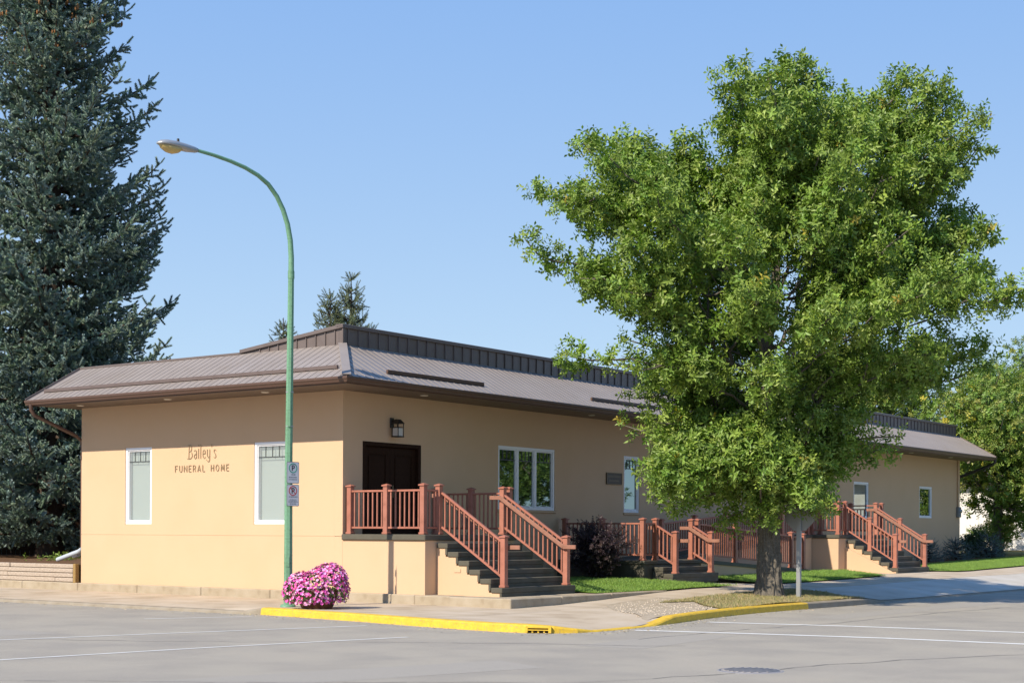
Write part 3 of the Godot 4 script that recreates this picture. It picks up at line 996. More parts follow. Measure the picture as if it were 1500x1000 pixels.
func window(b: Node3D, map: Callable, u0: float, u1: float, y0: float, y1: float, lights: int, blinds: bool, grid: bool, sill: bool) -> void:
	var w := Node3D.new()
	w.name = "window"
	b.add_child(w, true)
	w.position = map.call((u0 + u1) / 2, y0, 0.0) - b.position
	var fw := 0.075
	var V: Material = mats.white_vinyl
	mbox(w, "frame", V, map, u0, u1, y0, y0 + fw, 0.012, 0.13, 0.008)
	mbox(w, "frame", V, map, u0, u1, y1 - fw, y1, 0.012, 0.13, 0.008)
	mbox(w, "frame", V, map, u0, u0 + fw, y0 + fw, y1 - fw, 0.014, 0.13, 0.008)
	mbox(w, "frame", V, map, u1 - fw, u1, y0 + fw, y1 - fw, 0.014, 0.13, 0.008)
	var lw := (u1 - u0 - 2 * fw) / lights
	for i in range(1, lights):
		mbox(w, "mullion", V, map, u0 + fw + lw * i - 0.05, u0 + fw + lw * i + 0.05, y0 + fw, y1 - fw, 0.016, 0.128, 0.008)
	for i in lights:
		var a := u0 + fw + lw * i + (0.05 if i > 0 else 0.0)
		var c := u0 + fw + lw * (i + 1) - (0.05 if i < lights - 1 else 0.0)
		# sash inside the frame
		var s := 0.03
		for e in [[a, c, y0 + fw, y0 + fw + s], [a, c, y1 - fw - s, y1 - fw], [a, a + s, y0 + fw + s, y1 - fw - s], [c - s, c, y0 + fw + s, y1 - fw - s]]:
			mbox(w, "sash", V, map, e[0], e[1], e[2], e[3], 0.04, 0.12, 0.005)
		mbox(w, "pane", mats.clear_glass if blinds else mats.tinted_glass, map, a + s, c - s, y0 + fw + s, y1 - fw - s, 0.07, 0.078, 0.0005)
		if grid:
			var gy := y1 - fw - s - 0.26
			mbox(w, "muntin", mats.muntin, map, a + s, c - s, gy - 0.012, gy + 0.012, 0.056, 0.068, 0.002)
			var n := 4
			for k in range(1, n):
				var gu := lerpf(a + s, c - s, float(k) / n)
				mbox(w, "muntin", mats.muntin, map, gu - 0.01, gu + 0.01, gy + 0.012, y1 - fw - s, 0.057, 0.068, 0.002)
	if blinds:
		var n2 := int((u1 - u0 - 2 * fw) / 0.085)
		for k in n2:
			var gu := lerpf(u0 + fw + 0.02, u1 - fw - 0.02, (k + 0.5) / n2)
			var p: Vector3 = map.call(gu, (y0 + y1) / 2, 0.155)
			part(w, "blind_slat", bevel_box(Vector3(0.003, y1 - y0 - 2 * fw, 0.089), 0.001), mats.blind, Transform3D(Basis(Vector3.UP, (0.16 if map.call(1, 0, 0).z > 0.5 else 1.4)), p))
	if sill: mbox(w, "sill", mats.stucco, map, u0 - 0.03, u1 + 0.03, y0 - 0.07, y0 - 0.001, -0.035, 0.1, 0.01)

func building() -> void:
	var b := thing("funeral_home", Vector3(0, 0, 0), "long low tan stucco building with brown metal roof on the street corner", "building")
	var hl := [[-7.65, -6.62, 1.55, 3.525], [-2.9, -1.78, 1.55, 3.525]]
	var hf := [[0.67, 2.78, 1.33, 3.5], [5.92, 8.5, 1.99, 3.66], [12.03, 12.89, 1.99, 3.65], [28.27, 29.66, 2.0, 3.39], [34.8, 36.2, 2.08, 3.39]]
	# walls: a course below and a course above the scored joint at 1.28 m
	part(b, "lower_wall", wall_mesh(LZ, -0.251, -0.3, 1.275, [], 0.25, side), mats.stucco)
	part(b, "upper_wall", wall_mesh(LZ, -0.251, 1.285, WT + 0.05, hl, 0.25, side), mats.stucco)
	part(b, "lower_wall", wall_mesh(0.0, RE, -0.3, 1.275, [], 0.25, front), mats.stucco)
	part(b, "upper_wall", wall_mesh(0.0, RE, 1.285, WT + 0.05, hf, 0.25, front), mats.stucco)
	pbox(b, "joint_bead", mats.stucco, Vector3(0.007, 1.26, LZ + 0.01), Vector3(0.2, 1.3, -0.255), 0.001)
	pbox(b, "joint_bead", mats.stucco, Vector3(0.02, 1.26, -0.2), Vector3(RE - 0.01, 1.3, -0.007), 0.001)
	pbox(b, "end_wall", mats.stucco, Vector3(RE - 0.25, -0.3, -9.2), Vector3(RE - 0.002, WT + 0.05, -0.252), 0.01)
	pbox(b, "back_wall", mats.stucco, Vector3(0.252, -0.3, LZ), Vector3(RE - 0.252, WT + 0.05, LZ + 0.25), 0.01)
	pbox(b, "inner_floor", mats.room, Vector3(0.26, 1.0, -9.1), Vector3(RE - 0.26, 1.3, -0.26))
	# windows
	for h in hl: window(b, side, h[0], h[1], h[2], h[3], 1, true, true, false)
	window(b, front, hf[1][0], hf[1][1], hf[1][2], hf[1][3], 3, false, true, true)
	window(b, front, hf[2][0], hf[2][1], hf[2][2], hf[2][3], 1, false, true, true)
	window(b, front, hf[3][0], hf[3][1], hf[3][2], hf[3][3], 1, false, false, false)
	window(b, front, hf[4][0], hf[4][1], hf[4][2], hf[4][3], 1, false, false, false)
	# double door
	var dr := Node3D.new()
	dr.name = "double_door"
	b.add_child(dr, true)
	dr.position = Vector3(1.72, 1.33, 0)
	for e in [[0.67, 0.77, 1.33, 3.5], [2.68, 2.78, 1.33, 3.5], [0.77, 2.68, 3.4, 3.5]]:
		mbox(dr, "door_frame", mats.door_wood, front, e[0], e[1], e[2], e[3], -0.015, 0.2, 0.01)
	for k in 2:
		var x0 := 0.775 + k * 0.953
		var x1 := x0 + 0.947
		mbox(dr, "door_leaf", mats.door_wood, front, x0, x1, 1.345, 3.395, 0.1, 0.145, 0.004)
		for e in [[x0, x0 + 0.15, 1.345, 3.395], [x1 - 0.15, x1, 1.345, 3.395], [x0 + 0.15, x1 - 0.15, 3.22, 3.395], [x0 + 0.15, x1 - 0.15, 2.08, 2.25], [x0 + 0.15, x1 - 0.15, 1.345, 1.58]]:
			mbox(dr, "door_rail", mats.door_wood, front, e[0], e[1], e[2], e[3], 0.075, 0.099, 0.006)
		for e in [[2.3, 3.17], [1.63, 2.03]]:
			mbox(dr, "door_panel", mats.door_wood, front, x0 + 0.2, x1 - 0.2, e[0], e[1], 0.08, 0.099, 0.016)
		var hx := x1 - 0.07 if k == 0 else x0 + 0.07
		mbox(dr, "door_handle", mats.bronze, front, hx - 0.02, hx + 0.02, 2.2, 2.5, 0.03, 0.055, 0.008)
		mbox(dr, "threshold", mats.bronze, front, x0, x1, 1.33, 1.344, 0.0, 0.15, 0.003)
	# soffit, fascia, gutters
	var endl := LZ - 0.46
	var endr := RE + 0.5
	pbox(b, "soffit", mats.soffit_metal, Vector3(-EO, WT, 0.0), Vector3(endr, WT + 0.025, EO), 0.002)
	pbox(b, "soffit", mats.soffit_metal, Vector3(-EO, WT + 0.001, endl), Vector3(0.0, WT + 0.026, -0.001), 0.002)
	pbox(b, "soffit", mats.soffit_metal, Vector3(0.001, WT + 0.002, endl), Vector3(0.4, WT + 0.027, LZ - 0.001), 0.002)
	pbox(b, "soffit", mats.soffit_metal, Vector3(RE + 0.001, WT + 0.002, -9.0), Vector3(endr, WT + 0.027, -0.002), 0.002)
	pbox(b, "fascia", mats.gutter_metal, Vector3(-EO - 0.02, WT - 0.03, EO), Vector3(endr, WT + 0.13, EO + 0.02), 0.003)
	pbox(b, "fascia", mats.gutter_metal, Vector3(-EO - 0.02, WT - 0.03, endl), Vector3(-EO, WT + 0.13, EO - 0.001), 0.003)
	var prof := [Vector2(0.021, 0.0), Vector2(0.08, 0.0), Vector2(0.1, 0.05), Vector2(0.125, 0.075), Vector2(0.125, 0.125), Vector2(0.021, 0.125)]
	part(b, "gutter", prism(prof, 0.0, 1.0, func(p, t): return Vector3(lerpf(-EO - p.x, endr, t), WT + p.y, EO + p.x)), mats.gutter_metal)
	part(b, "gutter", prism(prof, 0.0, 1.0, func(p, t): return Vector3(-EO - p.x, WT + p.y, lerpf(endl, EO + p.x, t))), mats.gutter_metal)
	var led := mat("soffit_lens", Color(0.75, 0.7, 0.6), 0.4)
	for p in [[-0.62, -8.7], [-0.62, -5.3], [-0.62, -1.9], [2.08, 0.68], [9.28, 0.68], [16.4, 0.68], [23.5, 0.68], [32.2, 0.68], [36.5, 0.68]]:
		part(b, "soffit_light", lathe([Vector2(0.001, -0.012), Vector2(0.075, -0.012), Vector2(0.1, -0.004), Vector2(0.1, 0.0)], 16), led, at(Vector3(p[0], WT - 0.001, p[1])))
	# roof slopes
	var slope := sqrt(pow(EO + 0.03 + TOPIN, 2) + pow(TOPY - EAVEY, 2))
	var e0 := EO + 0.05
	var rl := part(b, "roof", roof_slab([Vector3(-e0, EAVEY, endl), Vector3(-e0, EAVEY, e0), Vector3(TOPIN, TOPY, -TOPIN), Vector3(TOPIN, TOPY, endl)]), mats.roof_metal)
	var rf := part(b, "roof", roof_slab([Vector3(-e0, EAVEY, e0), Vector3(endr, EAVEY, e0), Vector3(endr, TOPY, -TOPIN), Vector3(TOPIN, TOPY, -TOPIN)]), mats.roof_metal)
	var up := Vector3(0, 0.004, 0)
	var z := endl + 0.06
	while z < e0 - 0.15:
		var f := 1.0 if z < -TOPIN else (e0 - z) / (e0 + TOPIN)
		bar(rl, "rib", mats.roof_metal, Vector3(-e0, EAVEY, z) + up, Vector3(-e0, EAVEY, z).lerp(Vector3(TOPIN, TOPY, z), f) + up, 0.022, 0.014, 0.004)
		z += 0.245
	var x := -e0 + 0.2
	while x < endr:
		var f := 1.0 if x > TOPIN else (x + e0) / (e0 + TOPIN)
		bar(rf, "rib", mats.roof_metal, Vector3(x, EAVEY, e0) + up, Vector3(x, EAVEY, e0).lerp(Vector3(x, TOPY, -TOPIN), f) + up, 0.022, 0.014, 0.004)
		x += 0.245
	bar(b, "hip_cap", mats.roof_metal, Vector3(-e0, EAVEY + 0.03, e0), Vector3(TOPIN, TOPY + 0.03, -TOPIN), 0.2, 0.03, 0.012)
	bar(b, "rake_trim", mats.parapet_metal, Vector3(-e0, EAVEY - 0.02, endl - 0.012), Vector3(TOPIN, TOPY - 0.02, endl - 0.012), 0.03, 0.13)
	bar(b, "rake_trim", mats.parapet_metal, Vector3(endr + 0.012, EAVEY - 0.02, e0), Vector3(endr + 0.012, TOPY - 0.02, -TOPIN), 0.03, 0.13)
	pbox(b, "ridge_trim", mats.parapet_metal, Vector3(TOPIN - 0.05, TOPY - 0.02, endl), Vector3(TOPIN + 0.12, TOPY + 0.035, -3.72), 0.01)
	# closing pieces under the slopes at both ends
	part(b, "gable_end", prism([Vector2(-EO, WT + 0.03), Vector2(TOPIN, WT + 0.03), Vector2(TOPIN, TOPY - 0.06), Vector2(-EO, EAVEY - 0.03)], endl + 0.01, endl + 0.04, func(p, t): return Vector3(p.x, p.y, t)), mats.parapet_metal)
	part(b, "gable_end", prism([Vector2(EO, WT + 0.03), Vector2(-TOPIN, WT + 0.03), Vector2(-TOPIN, TOPY - 0.06), Vector2(EO, EAVEY - 0.03)], endr - 0.04, endr - 0.01, func(p, t): return Vector3(t, p.y, p.x)), mats.parapet_metal)
	pbox(b, "flat_roof", mats.parapet_metal, Vector3(TOPIN + 0.01, 5.45, endl + 0.05), Vector3(endr - 0.05, 5.68, -TOPIN - 0.01))
	pbox(b, "back_fascia", mats.parapet_metal, Vector3(0.5, WT, endl + 0.06), Vector3(endr - 0.06, 5.44, endl + 0.09))
	pbox(b, "end_fascia", mats.parapet_metal, Vector3(endr - 0.09, WT + 0.03, endl + 0.1), Vector3(endr - 0.06, 5.44, -TOPIN - 0.02))
	# snow bars on the lower roof
	var ry := EAVEY + (e0 - 1.02) * (TOPY - EAVEY) / (e0 + TOPIN) + 0.05
	for s in [[Vector3(-1.02, ry, endl + 0.25), Vector3(-1.02, ry, 0.78)], [Vector3(0.35, ry, 1.02), Vector3(3.95, ry, 1.02)], [Vector3(8.75, ry, 1.02), Vector3(12.4, ry, 1.02)]]:
		var sb := bar(b, "snow_bar", mats.bar_brown if s[0].x < -1.0 else mats.gutter_metal, s[0], s[1], 0.06, 0.085, 0.008)
		var n := int(s[0].distance_to(s[1]) / 0.49)
		for k in n + 1:
			var p: Vector3 = s[0].lerp(s[1], (k + 0.02) / (n + 0.04))
			pbox(sb, "clamp", mats.gutter_metal, p - Vector3(0.02, 0.075, 0.02), p - Vector3(-0.02, 0.038, -0.02))
	# parapet on the front, battens and cap
	var P: Material = mats.parapet_metal
	var pf := pbox(b, "parapet", P, Vector3(TOPIN, 5.69, -TOPIN - 0.12), Vector3(endr - 0.1, 6.12, -TOPIN), 0.004)
	x = TOPIN + 0.16
	while x < endr - 0.2:
		pbox(pf, "batten", P, Vector3(x, 5.745, -TOPIN + 0.001), Vector3(x + 0.035, 6.119, -TOPIN + 0.03), 0.006)
		x += 0.36
	pbox(b, "parapet_cap", P, Vector3(TOPIN - 0.06, 6.121, -TOPIN - 0.18), Vector3(endr - 0.05, 6.21, -TOPIN + 0.05), 0.01)
	pbox(b, "corner_trim", P, Vector3(TOPIN - 0.03, 5.74, -TOPIN + 0.001), Vector3(TOPIN + 0.06, 6.119, -TOPIN + 0.035), 0.006)
	# raked parapet on the left
	var za := -TOPIN - 0.121
	var zb := -3.72
	var top := func(zz: float) -> float: return lerpf(6.12, 5.74, (zz + TOPIN) / (zb + TOPIN))
	var pl := part(b, "parapet", prism([Vector2(za, 5.69), Vector2(zb, 5.69), Vector2(zb, 5.72), Vector2(za, top.call(za))], TOPIN, TOPIN + 0.12, func(p, t): return Vector3(t, p.y, p.x)), P)
	z = za - 0.1
	while z > zb + 0.5:
		pbox(pl, "batten", P, Vector3(TOPIN - 0.028, 5.745, z - 0.03), Vector3(TOPIN - 0.001, top.call(z) - 0.005, z), 0.006)
		z -= 0.31
	bar(b, "parapet_cap", P, Vector3(TOPIN + 0.06, 6.166, -TOPIN + 0.05), Vector3(TOPIN + 0.06, top.call(zb) + 0.046, zb), 0.24, 0.09, 0.01)
	# downspouts
	var D: Material = mats.gutter_metal
	part(b, "downspout", tube([Vector3(-EO - 0.07, WT + 0.02, endl + 0.22), Vector3(-EO - 0.07, WT - 0.12, endl + 0.22), Vector3(-EO + 0.02, WT - 0.26, endl + 0.24), Vector3(-0.12, 3.9, LZ - 0.08), Vector3(0.06, 3.78, LZ - 0.08), Vector3(0.09, 3.6, LZ - 0.08), Vector3(0.09, 0.95, LZ - 0.08)], [0.05, 0.05, 0.05, 0.05, 0.05, 0.05, 0.05], 10), D)
	part(b, "downspout", tube([Vector3(endr - 0.15, WT + 0.02, EO + 0.07), Vector3(endr - 0.15, WT - 0.1, EO + 0.07), Vector3(endr - 0.17, WT - 0.2, EO - 0.05), Vector3(RE + 0.12, 3.92, -0.02), Vector3(RE + 0.1, 3.78, -0.14), Vector3(RE + 0.1, 0.45, -0.14)], [0.065, 0.065, 0.065, 0.065, 0.065, 0.065], 10), mats.dark_metal)
	# conduit and meter box near the far end
	var mb := mbox(b, "meter_box", mat("meter_grey", Color(0.2, 0.21, 0.22), 0.5), front, 39.0, 39.28, 2.15, 2.6, -0.14, 0.0, 0.02)
	part(mb, "meter_dial", lathe([Vector2(0.001, 0.08), Vector2(0.07, 0.07), Vector2(0.085, 0.0)], 16), mats.galvanised, Transform3D(Basis(Vector3.RIGHT, PI / 2), Vector3(39.14, 2.42, 0.141)))
	part(b, "conduit", tube([Vector3(39.1, 2.6, 0.05), Vector3(39.1, 4.62, 0.05)], [0.028, 0.028], 8), mats.stucco)
	# white drain extension at the left end
	var w := thing("drain_pipe", Vector3(0.6, 0.5, -11.2), "pale plastic drain pipe sloping from the left building corner onto soil", "pipe")
	part(w, "pipe", tube([Vector3(0.12, 0.9, LZ - 0.1), Vector3(0.2, 0.82, LZ - 0.35), Vector3(0.62, 0.58, -11.25)], [0.06, 0.062, 0.062], 12), mat("pale_plastic", Color(0.45, 0.5, 0.56), 0.5))
	part(w, "coupling", tube([Vector3(0.33, 0.745, -9.98), Vector3(0.39, 0.71, -10.26)], [0.072, 0.072], 12), mat("pale_plastic", Color(0.45, 0.5, 0.56), 0.5))
	# lantern
	var L := thing("wall_lantern", Vector3(1.72, 3.75, 0.0), "black wall lantern above the dark double door", "lantern")
	var K: Material = mats.dark_metal
	mbox(L, "back_plate", K, front, 1.62, 1.75, 3.86, 4.1, -0.03, 0.0, 0.01)
	bar(L, "arm", K, Vector3(1.685, 4.02, 0.02), Vector3(1.685, 4.05, 0.17), 0.035, 0.035)
	var lx := 1.685
	var lz := 0.2
	part(L, "roof", prism([Vector2(-0.12, 0.0), Vector2(0.12, 0.0), Vector2(0.05, 0.1), Vector2(-0.05, 0.1)], -0.12, 0.12, func(p, t): return Vector3(lx + p.x, 3.955 + p.y, lz + t * (1.0 - p.y * 5.5))), K)
	for c in [[-1, -1], [1, -1], [1, 1], [-1, 1]]:
		pbox(L, "cage_bar", K, Vector3(lx + c[0] * 0.095 - 0.008, 3.66, lz + c[1] * 0.095 - 0.008), Vector3(lx + c[0] * 0.095 + 0.008, 3.955, lz + c[1] * 0.095 + 0.008), 0.002)
	pbox(L, "base", K, Vector3(lx - 0.11, 3.635, lz - 0.11), Vector3(lx + 0.11, 3.66, lz + 0.11))
	pbox(L, "cross_bar", K, Vector3(lx - 0.1, 3.86, lz - 0.1), Vector3(lx + 0.1, 3.873, lz + 0.1), 0.002)
	pbox(L, "shade", mat("frosted_shade", Color(0.55, 0.53, 0.49), 0.5), Vector3(lx - 0.085, 3.661, lz - 0.085), Vector3(lx + 0.085, 3.85, lz + 0.085), 0.004)
	# plaque
	var q := thing("wall_plaque", Vector3(11.46, 2.8, 0.0), "small dark bronze plaque on the wall beside the narrow window", "plaque")
	mbox(q, "plate", mat("plaque_dark", Color(0.055, 0.04, 0.028), 0.5), front, 11.06, 11.88, 2.79, 3.13, -0.03, 0.0, 0.006)
	for e in [[11.06, 11.88, 2.79, 2.815], [11.06, 11.88, 3.105, 3.13], [11.06, 11.085, 2.815, 3.105], [11.855, 11.88, 2.815, 3.105]]:
		mbox(q, "border", mats.bronze, front, e[0], e[1], e[2], e[3], -0.04, -0.0305, 0.003)
	var raised := start()
	var gold := mat("plaque_letters", Color(0.18, 0.135, 0.08), 0.5)
	for row in [[11.15, 11.8, 2.99, 0.07], [11.2, 11.72, 2.87, 0.055]]:
		var ux: float = row[0]
		while ux < row[1]:
			var wd := rng.randf_range(0.018, 0.035)
			face(raised, [Vector3(ux, row[2], 0.034), Vector3(ux + wd, row[2], 0.034), Vector3(ux + wd, row[2] + row[3], 0.034), Vector3(ux, row[2] + row[3], 0.034)], Vector3.BACK)
			ux += wd + 0.018
	part(q, "worn_lettering", done(raised), gold).set_meta("kind", "stuff")
	# lettering on the sunlit wall
	var s := thing("wall_lettering", Vector3(-0.03, 2.87, -4.74), "raised bronze letters on the sunlit left wall between two windows", "lettering")
	stroke_line(s, "Bailey's", -5.25, -4.22, 3.185, 0.335)
	stroke_line(s, "FUNERAL HOME", -5.71, -3.77, 2.862, 0.155)

const STROKES := {
	"F": [0.52, [[0, 0, 0, 1], [0, 1, 0.52, 1], [0, 0.54, 0.42, 0.54]]],
	"U": [0.6, [[0, 1, 0, 0.3, 0.08, 0.08, 0.3, 0, 0.52, 0.08, 0.6, 0.3, 0.6, 1]]],
	"N": [0.66, [[0, 0, 0, 1, 0.66, 0, 0.66, 1]]],
	"E": [0.5, [[0.5, 1, 0, 1, 0, 0, 0.5, 0], [0, 0.53, 0.42, 0.53]]],
	"R": [0.56, [[0, 0, 0, 1, 0.36, 1, 0.52, 0.88, 0.52, 0.62, 0.36, 0.5, 0, 0.5], [0.3, 0.5, 0.56, 0]]],
	"A": [0.68, [[0, 0, 0.34, 1, 0.68, 0], [0.14, 0.3, 0.54, 0.3]]],
	"L": [0.46, [[0, 1, 0, 0, 0.46, 0]]],
	"H": [0.6, [[0, 0, 0, 1], [0.6, 0, 0.6, 1], [0, 0.52, 0.6, 0.52]]],
	"O": [0.7, [[0.35, 1, 0.1, 0.85, 0, 0.5, 0.1, 0.15, 0.35, 0, 0.6, 0.15, 0.7, 0.5, 0.6, 0.85, 0.35, 1]]],
	"M": [0.74, [[0, 0, 0.08, 1, 0.37, 0.2, 0.66, 1, 0.74, 0]]],
	"B": [0.5, [[0.12, 0, 0.16, 1], [0.05, 0.97, 0.3, 1, 0.42, 0.9, 0.42, 0.68, 0.3, 0.55, 0.14, 0.53], [0.3, 0.54, 0.46, 0.42, 0.5, 0.2, 0.38, 0.04, 0.2, 0, -0.06, 0.02]]],
	"a": [0.3, [[0.03, 0.55, 0.14, 0.64, 0.26, 0.58, 0.28, 0.45, 0.28, 0.02], [0.28, 0.36, 0.1, 0.3, 0.02, 0.17, 0.06, 0.03, 0.16, 0, 0.28, 0.12]]],
	"i": [0.06, [[0.03, 0, 0.03, 0.72], [0.03, 0.88, 0.03, 1.0]]],
	"l": [0.06, [[0.03, 0, 0.03, 1.02]]],
	"e": [0.3, [[0.03, 0.34, 0.28, 0.36, 0.26, 0.56, 0.16, 0.64, 0.05, 0.54, 0.02, 0.3, 0.06, 0.06, 0.18, 0, 0.3, 0.1]]],
	"y": [0.3, [[0.03, 0.64, 0.03, 0.22, 0.1, 0.06, 0.2, 0.06, 0.29, 0.2], [0.29, 0.64, 0.29, -0.08, 0.22, -0.24, 0.08, -0.24, -0.08, -0.1]]],
	"'": [0.05, [[0.03, 1.0, 0.01, 0.82]]],
	"s": [0.27, [[0.25, 0.54, 0.15, 0.63, 0.05, 0.57, 0.05, 0.44, 0.22, 0.24, 0.25, 0.1, 0.14, 0, 0.02, 0.07]]],
	" ": [0.5, []]}

func stroke_line(t: Node3D, text: String, z0: float, z1: float, y: float, h: float) -> void:
	# letters bent from thin bronze strip, each one mesh, standing off the wall
	var total := 0.0
	for ch in text: total += STROKES[ch][0] * h
	var gap := (z1 - z0 - total) / (text.length() - 1)
	var z := z0
	var bm := mat("letter_bronze", Color(0.33, 0.25, 0.15), 0.6, 0.1)
	var w := 0.0065 if h > 0.2 else 0.0075
	for ch in text:
		if ch != " ":
			var st := start()
			for line in STROKES[ch][1]:
				for k in range(0, line.size() - 2, 2):
					var a := Vector2(line[k], line[k + 1]) * h
					var b := Vector2(line[k + 2], line[k + 3]) * h
					var d := (b - a).normalized()
					a -= d * w * 0.6
					b += d * w * 0.6
					var n := Vector2(-d.y, d.x) * w
					var q := [a - n, a + n, b + n, b - n]
					var lo := []
					var hi := []
					# neighbouring lengths overlap at the bends, so each lies a hair deeper than the last
					var deep := -0.022 + 0.0006 * (k / 2)
					for p in q:
						lo.append(Vector3(-0.012, y + p.y, z + p.x)); hi.append(Vector3(deep, y + p.y, z + p.x))
					face(st, hi.duplicate(), Vector3.LEFT)
					for j in 4:
						var l := (j + 1) % 4
						face(st, [lo[j], lo[l], hi[l], hi[j]], (lo[j] + lo[l] - lo[(j + 2) % 4] - lo[(l + 2) % 4]))
			part(t, "letter", done(st), bm)
		z += STROKES[ch][0] * h + gap

func roof_slab(q: Array) -> ArrayMesh:
	var st := start()
	var n: Vector3 = (q[1] - q[0]).cross(q[2] - q[0]).normalized()
	if n.y < 0: n = -n
	var low := []
	for p in q: low.append(p - n * 0.04)
	var c := Vector3.ZERO
	for p in q: c += p / 4
	face(st, q.duplicate(), n)
	face(st, low.duplicate(), -n)
	for i in 4:
		var j := (i + 1) % 4
		face(st, [q[i], q[j], low[j], low[i]], (q[i] + q[j]) / 2 - c)
	return done(st)

# ------------------------------------------------------------------ porches, steps, ramps, railings
func steps(t: Node3D, x0: float, x1: float, z0: float, y_top: float, riser: float, n: int, tread: float, fill: Material, y_low: float, lip := 0.11) -> void:
	# n treads below a floor at y_top, going out along z
	for i in n:
		var y := y_top - riser * (i + 1)
		var za := z0 + tread * i
		var edge := za + tread
		pbox(t, "step", mats.step_paint, Vector3(x0, y - lip, za + 0.001), Vector3(x1, y, edge), 0.01)
		pbox(t, "riser", mats.step_paint, Vector3(x0 + 0.004, maxf(y - riser - lip * 0.6, y_low), edge - 0.07), Vector3(x1 - 0.004, y - lip - 0.001, edge - 0.012), 0.004)
	var st := start()
	var xa := x0 + 0.03 if fill else x0 + 0.012
	var xb := x1 - 0.03 if fill else x1 - 0.012
	var zp := z0 - 0.03
	for i in n:
		var y := y_top - riser * (i + 1) - lip + 0.002
		var zn := z0 + tread * (i + 1) - 0.072
		for x in [xa, xb]: face(st, [Vector3(x, y_low - 0.05, zp), Vector3(x, y_low - 0.05, zn), Vector3(x, y, zn), Vector3(x, y, zp)], Vector3(-1 if x == xa else 1, 0, 0))
		face(st, [Vector3(xa, y, zp), Vector3(xb, y, zp), Vector3(xb, y, zn), Vector3(xa, y, zn)], Vector3.UP)
		face(st, [Vector3(xa, y - riser if i < n - 1 else y_low - 0.05, zn), Vector3(xb, y - riser if i < n - 1 else y_low - 0.05, zn), Vector3(xb, y, zn), Vector3(xa, y, zn)], Vector3.BACK)
		zp = zn
	part(t, "stair_side", done(st), fill if fill else mats.step_paint)

